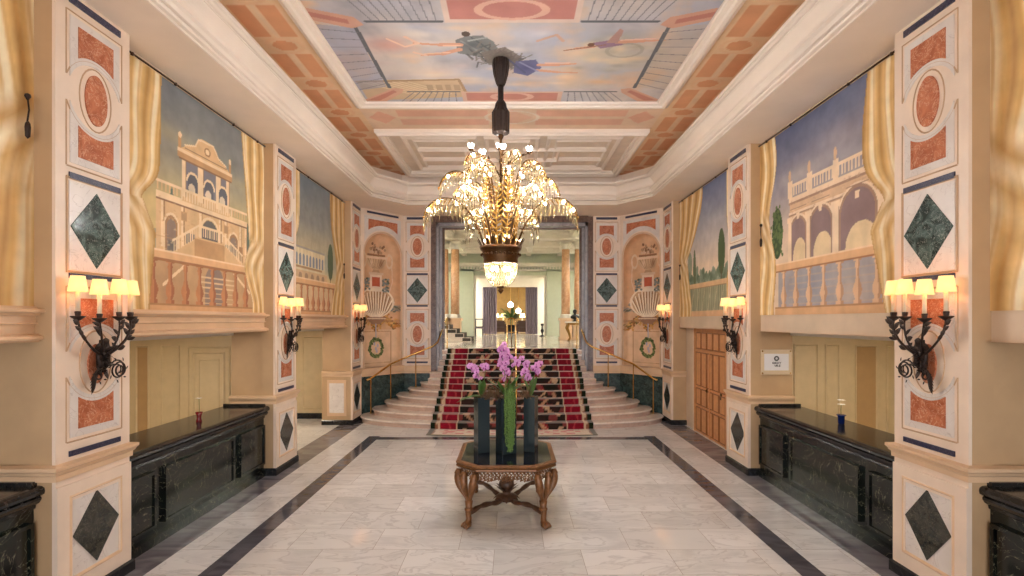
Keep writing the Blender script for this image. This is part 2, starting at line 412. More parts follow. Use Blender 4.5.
for s,sd in ((-1,'left'),(1,'right')):
    x0,x1=sorted((s*8,s*8.2)); struct(MB().box(x0,x1,Y0,15,0,3.2).obj('wall_'+sd,M['panelY']))
    x0,x1=sorted((s*4.72,s*8)); struct(MB().box(x0,x1,Y0,15,2.44,2.6).obj('ceiling',M['ivory']))

def panel_wall(side,y,items,name='wall_'):
    """cross wall of the side aisle facing the entrance; items: (x0,x1,z0,z1,kind)"""
    s=-1 if side=='left' else 1
    x0,x1=sorted((s*4.75,s*8)); mb=MB(); mb.box(x0,x1,y,y+.15,0,2.44,0)
    for (a,b,z0,z1,k) in items:
        a,b=sorted((s*a,s*b)); mi=1 if k=='b' else 0
        mb.bevel_frame_xz(a,b,z0,z1,.035,y-.022,y,2)
        if k=='n': mb.bevel_frame_xz(a+.09,b-.09,z0+.09,z1-.09,.05,y-.03,y,2); mb.bevel_frame_xz(a+.19,b-.19,z0+.19,z1-.22,.03,y-.018,y,2)
        mb.box(a+.035,b-.035,y-.006,y,z0+.035,z1-.035,mi)
    mb.box(x0,x1,y-.02,y,0,.15,3)
    struct(mb.obj(name+side,[M['panelY'],M['panelB'],M['panelY'],M['basebd']]))
panel_wall('left',9.0,[(4.97,5.72,.2,2.15,'n'),(5.86,6.2,.2,2.17,'p'),(6.4,6.64,.2,2.17,'b'),(6.75,7.3,.2,2.17,'p')])
panel_wall('right',9.0,[(4.97,5.4,.2,2.2,'p'),(5.52,5.78,.2,2.2,'p'),(6.05,6.45,.2,2.18,'b'),(6.6,7.3,.2,2.18,'p')])
panel_wall('left',13.55,[(4.98,5.56,.25,2.18,'p'),(5.8,6.6,.25,2.18,'p')])
panel_wall('left',4.9,[(4.97,5.6,.2,2.2,'b'),(5.8,6.8,.2,2.2,'p')])
panel_wall('right',4.9,[(4.97,5.6,.2,2.2,'b'),(5.8,6.8,.2,2.2,'p')])
# closed lower wall of the far right bay
mb=MB(); mb.box(4.36,4.6,9.445,10.3,0,2.43); mb.box(4.36,4.6,12.12,12.75,0,2.43); mb.box(4.36,4.6,10.3,12.12,2.42,2.43)
struct(mb.obj('wall_right',M['stone']))
mb=MB()
for (a,b) in ((12.12,12.22),(10.2,10.3)): mb.box(4.33,4.37,a,b,0,2.43)
struct(mb.obj('trim_13',M['cream']))

# ---- soffit ring
O=[(-4.75,Y0),(4.75,Y0),(4.75,14.75),(-4.75,14.75)]
path=[(3.42,Y0),(3.42,12.3),(2.72,13.2),(-2.72,13.2),(-3.42,12.3),(-3.42,Y0)]
mb=MB(); z=ZS
P=[(4.75,Y0),(4.75,12.3),(4.75,14.75),(2.72,14.75),(-2.72,14.75),(-4.75,14.75),(-4.75,12.3),(-4.75,Y0)]+path
ix=lambda k:8+k
F=[(0,1,ix(1),ix(0)),(1,2,3,ix(2),ix(1)),(3,4,ix(3),ix(2)),(4,5,6,ix(4),ix(3)),(6,7,ix(5),ix(4))]
n=len(P); vs=[(p[0],p[1],z) for p in P]+[(p[0],p[1],z+.12) for p in P]
mb.add(vs,[tuple(reversed(f)) for f in F]+[tuple(i+n for i in f) for f in F])
struct(mb.obj('ceiling',M['soffit']))
# ---- cornice: offset to the left of travel = towards hall centre
prof=[(0,5.6),(.02,5.6),(.02,5.625),(.0,5.63),(.0,5.64),(.045,5.645),(.055,5.665),(.045,5.685),(.02,5.69),(-.03,5.69),(-.03,5.703),(.02,5.703),(.06,5.71),(.085,5.74),(.12,5.76),(.12,5.80),(.04,5.80),(.04,5.818),(.09,5.818),(.09,5.828)]
for i in range(11):
    t=i/10; prof.append((.05-.13*math.sin(t*PI*.5)*(1-t)*1.6+.05*t, 5.82+.22*t))
prof+=[(.10,6.045),(.115,6.05),(.115,6.065),(.05,6.065),(.05,6.08),(.10,6.08),(.13,6.085),(.15,6.10),(.18,6.105),(.185,6.125),(.18,6.15),(.0,6.15),(-.45,6.15)]
mb=MB(); mb.sweep(path,prof); struct(mb.obj('trim_14',M['cornice']))
mb=MB(); mb.sweep([(3.42,Y0),(3.42,12.3),(2.72,13.2),(-2.72,13.2),(-3.42,12.3),(-3.42,Y0)],[(-.45,6.15),(-.45,6.5)]); struct(mb.obj('trim_15',M['soffit']))

# ---- painted upper ceiling (bands)
U=np.linspace(-3.95,3.95,330); V=np.linspace(-4.5,14.75,600); uu,vv=np.meshgrid(U,V); u=uu.ravel(); v=vv.ravel()
cr=(232,206,178); orr=(222,160,116); ord_=(222,154,112); pk=(230,178,152)
P_=Paint(u,v,(236,202,162))
n=fbm(u,v,5,4,1.2); P_.c+=n[:,None]*np.array([5,5,4])
def band_pattern(P_,sx):
    x0,x1=2.9,3.62
    for c in np.arange(-7.86,14.7,1.16):
        xm=3.21
        P_.line([(sx*xm,c+.2),(sx*xm,c+.96)],.05,cr,.5)
        for xa in (2.92,3.27):
            P_.put((np.abs(np.abs(u)-(xa+.13))<.12)&(u*sx>0)&(v>c+.22)&(v<c+.94),ord_,.8)
        P_.ell(sx*xm,c,.17,.13,ord_,.85); P_.ring(sx*xm,c,.24,.19,.05,(236,196,156),.8)
for sx in (-1,1): band_pattern(P_,sx)
def cross_band(y0,y1):
    P_.put((np.abs(u)<2.8)&(v>y0)&(v<y1),(234,204,176))
    ym=(y0+y1)/2; h=(y1-y0)/2
    for (a,b) in ((-2.15,-.45),(.45,2.15)):
        P_.rect(a,b,ym+.06,ym+h*.62,pk,.9); P_.rect(a,b,ym-h*.62,ym-.06,pk,.9)
    P_.poly([(-.4,ym),(0,ym+h*.6),(.4,ym),(0,ym-h*.6)],pk,.6); P_.ring(0,ym,.5,.3,.04,(240,222,204))
    for q in (-2.48,2.48): P_.poly([(q-.26,ym),(q,ym+.3),(q+.26,ym),(q,ym-.3)],pk)
    for yy in (y0+.04,y1-.04): P_.line([(-2.8,yy),(2.8,yy)],.05,(214,178,146))
cross_band(9.2,10.35)
P_.put((np.abs(u)<2.8)&(v>10.35)&(v<13.45),(234,216,196))
P_.put((np.abs(u)<3.2)&(v>13.45),(222,164,120)); P_.rect(-2.4,2.4,13.75,14.1,pk,.9)
P_.put((np.abs(u)<2.8)&(v<5.5),(234,216,196))
pts=np.stack([u,v,np.full_like(u,ZC)],1)
struct(gridobj('ceiling',pts,330,600,P_.rgba(),M['ceilpaint'],flip=True))
struct(MB().box(-4.1,4.1,Y0,14.9,ZC+.02,ZC+.2).obj('ceiling',M['soffit']))

# mouldings hanging below the ceiling: frame around the painting, the coffers
def zframe(mb,x0,x1,y0,y1,w,d,mi=0,z=ZC):
    o=[(x0,y0),(x1,y0),(x1,y1),(x0,y1)]
    ins=lambda k:[(x0+k,y0+k),(x1-k,y0+k),(x1-k,y1-k),(x0+k,y1-k)]
    r=[(ins(0),z),(ins(0),z-d*.6),(ins(w*.15),z-d*.75),(ins(w*.25),z-d),(ins(w*.45),z-d),(ins(w*.55),z-d*.8),(ins(w*.8),z-d*.7),(ins(w*.85),z-d*.35),(ins(w),z-d*.3),(ins(w),z)]
    vs=[(p[0],p[1],zz) for ring,zz in r for p in ring]; fs=[]
    for k in range(len(r)-1):
        for i in range(4):
            a=k*4+i; b=k*4+(i+1)%4; fs.append((a,a+4,b+4,b))
    mb.add(vs,fs,mi)
mb=MB(); zframe(mb,-2.80,2.80,5.35,9.2,.27,.10); struct(mb.obj('trim_16',M['cornice']))
mb=MB(); zframe(mb,-2.80,2.80,10.35,13.45,.2,.12)
zframe(mb,-2.35,-.75,10.75,13.05,.09,.06); zframe(mb,.75,2.35,10.75,13.05,.09,.06); zframe(mb,-.6,.6,10.75,13.05,.09,.06)
for (a,b) in ((-2.15,-.95),(.95,2.15)):
    for (c,d) in ((10.98,11.5),(11.62,12.2),(12.32,12.85)): zframe(mb,a,b,c,d,.05,.04)
zframe(mb,-1.1,-.25,11.5,12.3,.06,.075); zframe(mb,.25,1.1,11.5,12.3,.06,.075); zframe(mb,-.38,.38,11.0,12.8,.05,.05)
struct(mb.obj('trim_17',M['cornice']))
mb=MB(); zframe(mb,-2.80,2.80,-4.2,5.2,.2,.12); zframe(mb,-2.3,2.3,-3.7,4.7,.1,.06); struct(mb.obj('trim_18',M['cornice']))

# ---- ceiling painting
X0,X1,YA,YB=-2.54,2.54,5.61,8.94
nu,nv=400,270
U=np.linspace(X0,X1,nu); V=np.linspace(YA,YB,nv); uu,vv=np.meshgrid(U,V); u=uu.ravel(); v=vv.ravel()
a=fbm(u,v*1.4,11,5,.8); b=fbm(u+4,v,12,5,1.6)
base=mix((176,178,192),(206,194,186),.5+.5*a); base=mix(base,(226,186,150),np.clip(b*.9-.25,0,.8))
base=mix(base,(150,148,156),np.clip(-b*.7-.25,0,.6))
P_=Paint(u,v,base)
def stroke(pts,w0,w1,c,al=1):
    n=len(pts)
    for i in range(n-1): P_.line([pts[i],pts[i+1]],w0+(w1-w0)*i/max(1,n-2),c,al)
# warm clouds
for (x,y,rx,ry,c) in [(-1.2,7.9,.5,.25,(230,206,186)),(.9,8.0,.3,.5,(232,190,146)),(1.0,7.3,.5,.2,(232,196,156)),(1.8,7.5,.45,.28,(186,176,158)),(1.5,7.0,.3,.2,(176,170,152)),(-1.7,7.1,.35,.2,(208,150,136)),(.2,6.8,.6,.15,(196,194,204)),(-.7,8.2,.5,.12,(224,200,176)),(1.4,8.2,.25,.12,(230,186,140)),(2.0,6.9,.2,.25,(222,186,156))]:
    P_.blob(x,y,rx,ry,c,.75)
[P_.blob(random.uniform(1.0,2.1),random.uniform(6.9,7.9),random.uniform(.08,.2),random.uniform(.05,.12),random.choice([(206,194,170),(160,154,142),(232,204,168),(190,182,168)]),.6) for _ in range(40)]; [P_.blob(random.uniform(-2,.9),random.uniform(6.6,8.3),random.uniform(.12,.35),random.uniform(.04,.1),random.choice([(228,216,200),(176,178,194),(234,204,172),(206,186,182)]),.5) for _ in range(50)]; P_.ring(1.85,7.4,.35,.22,.05,(206,196,176),.25); P_.ring(1.6,7.25,.25,.18,.04,(150,144,132),.4)
# painted loggia lower left
P_.poly([(-2.5,8.15),(-.85,8.1),(-.72,8.75),(-2.5,8.9)],(206,176,140),.9)
for k in range(7): P_.line([(-2.45+k*.13,8.2),(-1.75+k*.12,8.62)],.03,(226,202,166),.9)
P_.line([(-2.5,8.2),(-.85,8.12),(-.75,8.72)],.05,(172,142,110)); 
for k in range(4): P_.rect(-1.4+k*.15,-1.3+k*.15,8.3,8.5,(176,150,122),.8)
# flying figures: loose clothed shapes with bare limbs
sk=(214,160,134)
P_.poly([(-.78,6.98),(-.62,6.88),(-.4,6.86),(-.25,7.02),(-.2,7.2),(-.35,7.42),(-.55,7.4),(-.78,7.32)],(128,130,128)); P_.line([(-.7,7.0),(-.45,7.3)],.03,(160,160,156)); P_.line([(-.55,6.92),(-.3,7.25)],.03,(100,102,104)); P_.blob(-.55,7.1,.14,.12,(92,94,98),.8)
stroke([(-.72,7.1),(-1.0,7.1),(-1.35,7.06)],.085,.05,sk); stroke([(-.74,7.22),(-1.0,7.34),(-1.3,7.38)],.085,.05,sk)
P_.line([(-1.3,7.06),(-1.45,6.9)],.05,(226,190,166)); P_.line([(-1.25,7.38),(-1.4,7.3)],.05,(226,190,166))
P_.ell(-.62,6.83,.06,.06,(92,76,66))
for k in range(150):
    t=random.random(); x=-.45+.55*t+random.gauss(0,.1); y=7.35+.4*t+random.gauss(0,.1)
    ang=random.uniform(-1,1); P_.line([(x,y),(x+.16*math.cos(1.2+ang),y-.16*math.sin(1.2+ang))],.025,(96,96,96) if k%2 else (132,124,116),.8)
P_.poly([(-.45,7.3),(-.1,7.15),(.12,7.4),(0,7.75),(-.35,7.65)],(128,118,110),.8)
P_.poly([(.05,7.55),(.35,7.5),(.45,7.75),(.25,8.0),(.02,7.9)],(112,112,148)); P_.blob(.22,7.75,.12,.12,(92,92,130),.8)
stroke([(.4,7.66),(.7,7.66),(.95,7.62)],.07,.04,sk); stroke([(.38,7.82),(.7,7.88),(1.0,7.9)],.07,.04,sk)
P_.poly([(1.1,7.05),(1.45,6.95),(1.55,7.1),(1.25,7.2)],(150,120,140)); stroke([(1.45,7.03),(1.8,7.0),(2.1,6.98)],.08,.04,sk); stroke([(1.15,7.14),(.9,7.2),(.75,7.25)],.06,.03,sk)
P_.ell(1.1,7.1,.05,.05,(120,86,66)); P_.line([(.35,7.0),(.6,6.85),(.7,7.0)],.05,(206,168,150)); P_.line([(-1.7,6.95),(-1.5,7.15),(-1.3,7.06)],.04,(232,196,170))
for (q0,q1,cc_) in (((-.95,7.12),(-.72,7.12),(236,190,160)),((-1.25,7.34),(-.9,7.3),(236,190,160)),((.5,7.6),(.85,7.6),(236,190,164)),((1.5,6.98),(1.95,6.94),(232,190,168)),((-.6,7.0),(-.35,6.92),(168,170,166)),((-.05,7.5),(.2,7.9),(96,98,128)),((.12,7.58),(.4,7.85),(150,152,184))): P_.line([q0,q1],.035,cc_,.9); P_.poly([(1.3,7.05),(1.42,6.7),(1.48,6.75),(1.46,7.05)],(178,140,130)); P_.line([(.74,7.25),(1.3,7.1)],.02,(150,110,90))
# painted railing border
dark=(104,104,108)
P_.rect(-2.54,2.54,5.61,6.12,(190,180,174),.7)
def bars(p0,p1,q0,q1,n,c=dark):
    for k in range(n):
        t=(k+.5)/n; A=(p0[0]+(p1[0]-p0[0])*t,p0[1]+(p1[1]-p0[1])*t); B=(q0[0]+(q1[0]-q0[0])*t,q0[1]+(q1[1]-q0[1])*t)
        P_.line([A,B],.016,(128,126,130),.9)
P_.rect(-.86,.86,6.05,6.57,(220,196,182)); P_.rect(-.79,.79,6.1,6.5,(196,132,122)); P_.ring(0,6.3,.42,.19,.05,(222,176,156)); 
P_.rect(-.85,.85,8.55,8.94,(216,180,160)); P_.rect(-.78,.78,8.6,8.9,(198,136,122)); P_.ring(0,8.75,.32,.14,.05,(222,176,156))
for s in (-1,1):
    P_.line([(s*1.88,6.54),(s*.9,6.54)],.05,dark); bars((s*2.2,5.7),(s*.95,5.7),(s*1.85,6.52),(s*.92,6.52),9)
    P_.line([(s*2.05,6.66),(s*2.02,8.4)],.06,dark)
    P_.poly([(s*2.54,6.6),(s*2.08,6.68),(s*2.06,8.38),(s*2.54,8.5)],(196,178,158) if s>0 else (140,150,184),.45)
    bars((s*2.54,6.6),(s*2.54,8.6),(s*2.05,6.7),(s*2.04,8.35),9)
    P_.poly([(s*2.54,6.25),(s*2.0,6.45),(s*1.92,6.62),(s*2.1,6.7),(s*2.54,6.52)],(208,160,138)); P_.poly([(s*2.54,6.33),(s*2.1,6.5),(s*2.1,6.6),(s*2.54,6.44)],(190,128,114))
    P_.poly([(s*2.54,8.85),(s*1.95,8.42),(s*1.8,8.46),(s*1.85,8.6),(s*2.2,8.94),(s*2.54,8.94)],(212,166,142)); P_.poly([(s*2.5,8.88),(s*1.98,8.5),(s*1.93,8.56),(s*2.3,8.9)],(192,130,114))
    P_.line([(s*1.75,8.56),(s*.88,8.56)],.04,dark); bars((s*2.0,8.94),(s*.9,8.94),(s*1.7,8.58),(s*.9,8.58),8)
pts=np.stack([u,v,np.full_like(u,ZC-.03)],1)
o=gridobj('ceiling_painting',pts,nu,nv,P_.rgba(),M['ceilpaint'],flip=True,thick=-.02)
tag(o,'large sky fresco with flying figures and painted railing on the ceiling','ceiling painting')

# ================================================================== PILASTERS
def arcpts(R,u0,u1,zc,sgn,n=14):
    out=[]
    for i in range(n+1):
        x=u0+(u1-u0)*i/n; out.append((x,zc+sgn*math.sqrt(max(0,R*R-x*x))))
    return out
def oval(cx,cz,ru,rz,n=28): return [(cx+ru*math.cos(2*PI*i/n),cz+rz*math.sin(2*PI*i/n)) for i in range(n)]
def half_white(zc,sgn,hw=.29,top=.67,R=.31):
    a=arcpts(R,-hw,hw,zc,sgn); p=[(-hw,zc+sgn*top)]+a+[(hw,zc+sgn*top)]
    return p
def build_pilaster(root,w,z0=1.33,ped=True,depth=.75,extra=False,front_d=0.0):
    hw=w/2
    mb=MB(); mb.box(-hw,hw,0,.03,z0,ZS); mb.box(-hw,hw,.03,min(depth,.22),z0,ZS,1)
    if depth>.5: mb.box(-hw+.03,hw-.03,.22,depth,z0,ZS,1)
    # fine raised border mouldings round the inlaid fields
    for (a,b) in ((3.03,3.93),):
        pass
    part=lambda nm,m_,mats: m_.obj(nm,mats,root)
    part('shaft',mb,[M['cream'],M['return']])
    # mouldings
    mb=MB()
    mb.bevel_frame_xz(-.33,.33,3.05,3.92,.022,-.012,0)
    for zc in (4.72,2.22):
        for sg in (1,-1):
            pts=half_white(zc,sg,.325,.705,.345)
            pl=pts+[pts[0]]
            for k in range(len(pts)-0):
                p,q=pl[k],pl[(k+1)%len(pts)]
                mb.tube([(p[0],0,p[1]),(q[0],0,q[1])],.008,4,0,False,False)
        ov=oval(0,zc,.185,.295); mb.tube([(p[0],0,p[1]) for p in ov+[ov[0]]],.008,4,0,False,False)
    part('panel_moulding',mb,M['line'])
    for zc in (4.72,2.22):
        for sg in (1,-1):
            part('white_field',MB().prism_xz(half_white(zc,sg)[::-sg],-.006,.0),M['white'])
            a=arcpts(.37,-.205,.205,zc,sg); p=[(-.205,zc+sg*.60)]+a+[(.205,zc+sg*.60)]
            part('red_marble_inlay',MB().prism_xz(p[::-sg],-.011,0),M['red'])
        part('oval_inlay',MB().prism_xz(oval(0,zc,.13,.24) if (zc>4 or not ped) else oval(0,zc-.02,.10,.19),-.012,0),M['red'])
    part('white_field',MB().prism_xz([(-.30,3.08),(.30,3.08),(.30,3.885),(-.30,3.885)],-.006,0),M['white'])
    part('diamond_inlay',MB().prism_xz([(0,3.113),(.288,3.472),(0,3.83),(-.288,3.472)],-.014,0),M['verde'])
    for (a,b) in ((5.495,5.56),(3.905,3.96),(3.0,3.045),(1.385,1.435)):
        part('blue_stone_strip',MB().box(-.30,.30,-.012,0,a,b),M['blue'])
    if ped:
        # ledge round the pier
        e=.0
        mb=MB(); pr=[(0,1.20),(.02,1.20),(.022,1.25),(.035,1.262),(.045,1.285),(.06,1.30),(.06,1.33),(.04,1.335),(0,1.345)]
        mb.sweep([(-hw,depth),(-hw,0),(hw,0),(hw,depth)],[(-o,z) for o,z in pr]); part('ledge_moulding',mb,M['ledge'])
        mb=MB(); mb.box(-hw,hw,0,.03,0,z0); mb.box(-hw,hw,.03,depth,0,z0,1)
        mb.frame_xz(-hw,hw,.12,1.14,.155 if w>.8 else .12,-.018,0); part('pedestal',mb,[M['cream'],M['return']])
        f=.275
        mb=MB(); mb.bevel_frame_xz(-f-.035,f+.035,.255,1.035,.04,-.028,-.0); part('pedestal_frame',mb,M['ledge'])
        part('white_field',MB().prism_xz([(-f,.28),(f,.28),(f,1.0),(-f,1.0)],-.008,0),M['white'])
        part('diamond_inlay',MB().prism_xz([(0,.31),(.27,.65),(0,.99),(-.27,.65)],-.016,0),M['verde2'])
        mb=MB(); mb.sweep([(-hw,depth),(-hw,0),(hw,0),(hw,depth)],[(-o,z) for o,z in [(0,.0),(.035,0),(.035,.10),(.02,.12),(0,.12)]]); part('skirting',mb,M['basebd'])
    if extra:
        # framed white panel on the face turned to the entrance
        s=extra; x=s*hw
        def bx(y0,y1,z0_,z1_,t,m_,nm):
            xa,xb=sorted((x,x+s*t)); part(nm,MB().box(xa,xb,y0,y1,z0_,z1_),m_)
        bx(.14,.62,.22,1.12,.012,M['ledge'],'side_frame'); bx(.2,.56,.3,1.04,.018,M['white'],'side_white_panel')
pls=['nearest pilaster of the left wall, cut by the left of the view','middle pilaster of the left wall, at the end of the reception counter','farthest left wall pilaster, beside the urn niche and stairs']
prs=['nearest pilaster of the right wall, cut by the right of the view','middle pilaster of the right wall, between counter and oak door','farthest right wall pilaster, beside the oak door and urn niche']
pw=[.865,.835,.75]
for i,(a,b) in enumerate(PIL):
    for s in (-1,1):
        r=empty('pilaster',(s*XF,(a+b)/2,0),PI/2 if s<0 else -PI/2)
        lab=('cream '+(pls if s<0 else prs)[i])
        labs={(-1,0):'cream inlaid pilaster nearest the camera on the left wall',(-1,1):'cream inlaid pilaster at the far end of the left black counter',(-1,2):'narrow looking inlaid pilaster between left far mural and left urn niche',
              (1,0):'cream inlaid pilaster nearest the camera on the right wall',(1,1):'cream inlaid pilaster between right black counter and oak door',(1,2):'narrow looking inlaid pilaster between oak door and right urn niche'}
        tag(r,labs[(s,i)],'pilaster','inlaid wall pilasters')
        build_pilaster(r,pw[i],extra=(-1 if (s<0 and i==2) else 0))
for s in (-1,1):
    r=empty('pilaster',(s*2.71,14.6,0),0)
    tag(r,'cream inlaid pilaster on the end wall just %s of the stair portal'%('left' if s<0 else 'right'),'pilaster','inlaid wall pilasters')
    build_pilaster(r,.78,ped=False,depth=.3,z0=1.13)
    MB().box(-.39,.39,-.0,.3,0,1.13).obj('dado',M['dado'],r)
    MB().sweep([(-.39,.0),(.39,.0)],[(-o,z) for o,z in [(0,1.10),(.03,1.10),(.03,1.14),(.045,1.16),(.045,1.30),(.02,1.32),(0,1.32)]]).obj('ledge_moulding',M['ledge'],r)

# ================================================================== END WALL, PORTAL
mb=MB(); mb.box(-3.12,-2.30,14.72,15.1,0,ZS); mb.box(2.30,3.12,14.72,15.1,0,ZS); mb.box(-5,-3.12,14.75,15.1,0,ZS); mb.box(3.12,5,14.75,15.1,0,ZS)
mb.box(-5,5,14.75,15.1,ZS+.001,7.2)
struct(mb.obj('wall_end',M['cream']))
mb=MB(); 
for s in (-1,1):
    a,b=sorted((s*2.18,s*2.32)); mb.box(a,b,14.58,14.75,0,5.58)
mb.box(-2.18,2.18,14.58,14.75,5.42,5.6); struct(mb.obj('trim_19',M['darkmarble']))
mb=MB()
for s in (-1,1):
    a,b=sorted((s*2.12,s*2.24)); mb.box(a,b,14.75,15.1,0,5.45)
    a,b=sorted((s*2.06,s*2.12)); mb.box(a,b,15.02,15.1,0,5.42)
mb.box(-2.24,2.24,14.75,15.1,5.34,5.6); struct(mb.obj('trim_20',M['greytrim']))
mb=MB()
for s in (-1,1):
    a,b=sorted((s*2.0,s*2.12)); mb.box(a,b,15.1,15.2,1.74,5.4)
mb.box(-2.12,2.12,15.1,15.2,5.3,5.4); struct(mb.obj('trim_21',M['darkmarble']))

# ================================================================== NICHE WALLS (diagonal)
def niche(side):
    s=-1 if side=='left' else 1
    A=Vector((s*4.0,13.5)); B=Vector((s*3.10,14.6)); mid=(A+B)/2; L=(B-A).length
    ang=math.atan2((B-A).y,(B-A).x) if s<0 else math.atan2((A-B).y,(A-B).x)
    # local x along the wall (viewer's left to right), -y toward the hall
    cx,cy=mid; hw=L/2; R=.60; zs=4.40; z0=1.32
    mb=MB()
    # front face polygon with arched hole, as strips
    n=24; th=[PI-PI*i/n for i in range(n+1)]
    arc=[(R*math.cos(t),zs+R*math.sin(t)) for t in th]
    outer=[]
    for (x,z) in arc:
        k=(x+R)/(2*R); outer.append((-hw+2*hw*k,ZS))
    vs=[(p[0],0,p[1]) for p in arc]+[(p[0],0,p[1]) for p in outer]
    fs=[(i,i+1,n+1+i+1,n+1+i) for i in range(n)]
    mb.add(vs,fs)
    for sg in (-1,1):
        mb.add([(sg*R,0,z0),(sg*hw,0,z0),(sg*hw,0,ZS),(sg*R,0,zs)],[(0,1,2,3)])
    mb.box(-hw,hw,0,.05,0,z0)
    mb.box(-hw,hw,.5,.6,0,ZS)
    w=struct(mb.obj('wall_'+side,M['cream'],None,(cx,cy,0),ang))
    # dado and ledge
    struct(MB().box(-hw,hw,-.02,0,0,1.13).obj('trim_%d'%(22 if s<0 else 23),M['dado'],None,(cx,cy,0),ang))
    struct(MB().sweep([(-hw,0),(hw,0)],[(-o,z) for o,z in [(0,1.11),(.035,1.11),(.035,1.15),(.05,1.17),(.05,1.30),(.03,1.33),(-.1,1.33)]]).obj('trim_%d'%(24 if s<0 else 25),M['ledge'],None,(cx,cy,0),ang))
    struct(MB().box(-.52,.52,-.012,0,5.495,5.55).obj('trim_%d'%(26 if s<0 else 27),M['blue'],None,(cx,cy,0),ang))
    # inlay above the arch
    r=empty('arch_inlay',(cx,cy,0),ang); tag(r,'red marble panel with scooped lower edge above the %s urn niche'%side,'inlay','marble inlays above niches')
    def scoop(hw_,top,Rr):
        p=[(-hw_,top)]
        for i in range(15):
            x=-hw_+2*hw_*i/14; p.append((x,zs+math.sqrt(max(0,Rr*Rr-x*x))))
        return p+[(hw_,top)]
    MB().prism_xz(scoop(.60,5.43,.68)[::-1],-.006,0).obj('white_field',M['white'],r)
    MB().prism_xz(scoop(.48,5.34,.80)[::-1],-.012,0).obj('red_marble_field',M['red'],r)
    mb=MB(); pp=[((R+.03)*math.cos(t),-.003,zs+(R+.03)*math.sin(t)) for t in th]; mb.tube([(-R-.03,-.003,z0+.02)]+pp+[(R+.03,-.003,z0+.02)],.018,6); mb.obj('arch_moulding',M['ledge'],r)
    # painted concave niche
    nu,nv=130,330
    uu=np.linspace(-R,R,nu)[None,:].repeat(nv,0); tt=np.linspace(0,1,nv)[:,None].repeat(nu,1)
    top=zs+np.sqrt(np.maximum(0,R*R-uu*uu)); zz=z0+(top-z0)*tt
    rr=np.sqrt(np.clip(1-(uu**2+np.maximum(0,zz-zs)**2)/(R*R),0,1)); yy=.33*np.sqrt(rr)
    u=uu.ravel(); v=zz.ravel()
    base=mix((208,160,120),(226,184,146),.5+.5*fbm(u,v,8,5,1.5))
    P_=Paint(u,v,base)
    P_.rect(-.6,.6,1.32,2.35,(226,190,154)); P_.line([(-.46,1.42),(.46,1.42),(.46,2.3),(-.46,2.3),(-.46,1.42)],.02,(190,146,110))
    # swags of fruit
    rs=np.random.RandomState(4)
    for k in range(420):
        x=rs.uniform(-.58,.58); z=2.56-.10*math.cos(x*11)+rs.normal(0,.06)
        P_.ell(x,z,.03,.03,[(190,128,62),(206,150,82),(146,96,52),(120,104,60),(214,166,100)][rs.randint(5)])
    P_.rect(-.6,.6,2.56,2.62,(170,126,92),.5)
    # leaves and blue ribbons around the shell
    for k in range(240):
        an=rs.uniform(0,PI); r_=rs.uniform(.42,.60); P_.ell(r_*math.cos(an),2.85+r_*1.2*math.sin(an)*.8,.035,.025,[(110,122,118),(146,150,150),(96,104,84),(170,150,130)][rs.randint(4)],.9)
    # scallop shell basin
    P_.blob(-.1,3.2,.5,.5,(186,140,104),.5)
    P_.put((((u/.52)**2+((v-3.12)/.42)**2)<1)&(v>2.68),(204,166,128))
    for k in range(-5,6):
        t=k/5; P_.line([(t*.10,2.68),(t*.33,2.86),(t*.50,3.14+.32*math.cos(t*1.4))],.036,(246,228,202)); P_.line([(t*.10+.025,2.68),(t*.33+.035,2.86),(t*.50+.04,3.14+.30*math.cos(t*1.4))],.02,(136,94,66))
    P_.ring(0,3.12,.52,.42,.04,(242,222,194),.9)
    P_.poly([(-.34,2.70),(.34,2.70),(.14,2.5),(-.14,2.5)],(160,120,94)); P_.line([(-.3,2.66),(.3,2.66)],.03,(232,206,176))
    P_.poly([(-.34,3.42),(.34,3.42),(.2,3.56),(-.2,3.56)],(240,220,196)); P_.rect(-.2,.2,3.5,3.9,(236,212,188)); P_.rect(-.13,.13,3.56,3.82,(190,94,66)); P_.rect(-.24,.24,3.88,3.95,(222,192,162))
    for q in (-1,1):
        for k in range(30): P_.ell(q*(.3+rs.uniform(-.08,.1)),3.62+rs.uniform(-.2,.15),.035,.03,[(104,112,104),(134,140,138),(86,94,72)][rs.randint(3)],.9)
    # urn
    P_.poly([(-.13,3.95),(.13,3.95),(.07,4.06),(-.07,4.06)],(190,152,118))
    P_.put((((u/.33)**2+((v-4.30)/.27)**2)<1)&(v<4.36),(212,178,142)); P_.rect(-.36,.36,4.33,4.40,(234,206,174)); P_.rect(-.3,.3,4.40,4.46,(152,110,80))
    for k in range(-3,4): P_.line([(k*.035,4.06),(k*.09,4.32)],.018,(150,108,78),.85)
    P_.blob(.17,4.2,.08,.14,(140,98,70),.6); P_.blob(-.15,4.22,.05,.12,(240,216,186),.6)
    for q in (-1,1): P_.ring(q*.42,4.28,.08,.18,.03,(226,196,162)); P_.line([(q*.48,4.3),(q*.5,3.7),(q*.42,3.4)],.02,(228,198,168))
    for k in range(60): P_.ell(rs.normal(0,.12),4.50+abs(rs.normal(0,.09)),.035,.04,[(178,140,108),(216,184,154),(136,98,72)][rs.randint(3)])
    # ribbon and wreath
    P_.line([(0,2.5),(0,2.08)],.035,(178,176,188)); P_.line([(0,2.12),(-.12,2.02)],.03,(168,170,190)); P_.line([(0,2.12),(.12,2.02)],.03,(168,170,190))
    for k in range(150):
        an=rs.uniform(0,2*PI); rr_=rs.normal(1,.09); P_.ell(.215*rr_*math.cos(an),1.84+.245*rr_*math.sin(an),.03,.03,[(98,110,62),(126,132,78),(74,86,48)][rs.randint(3)])
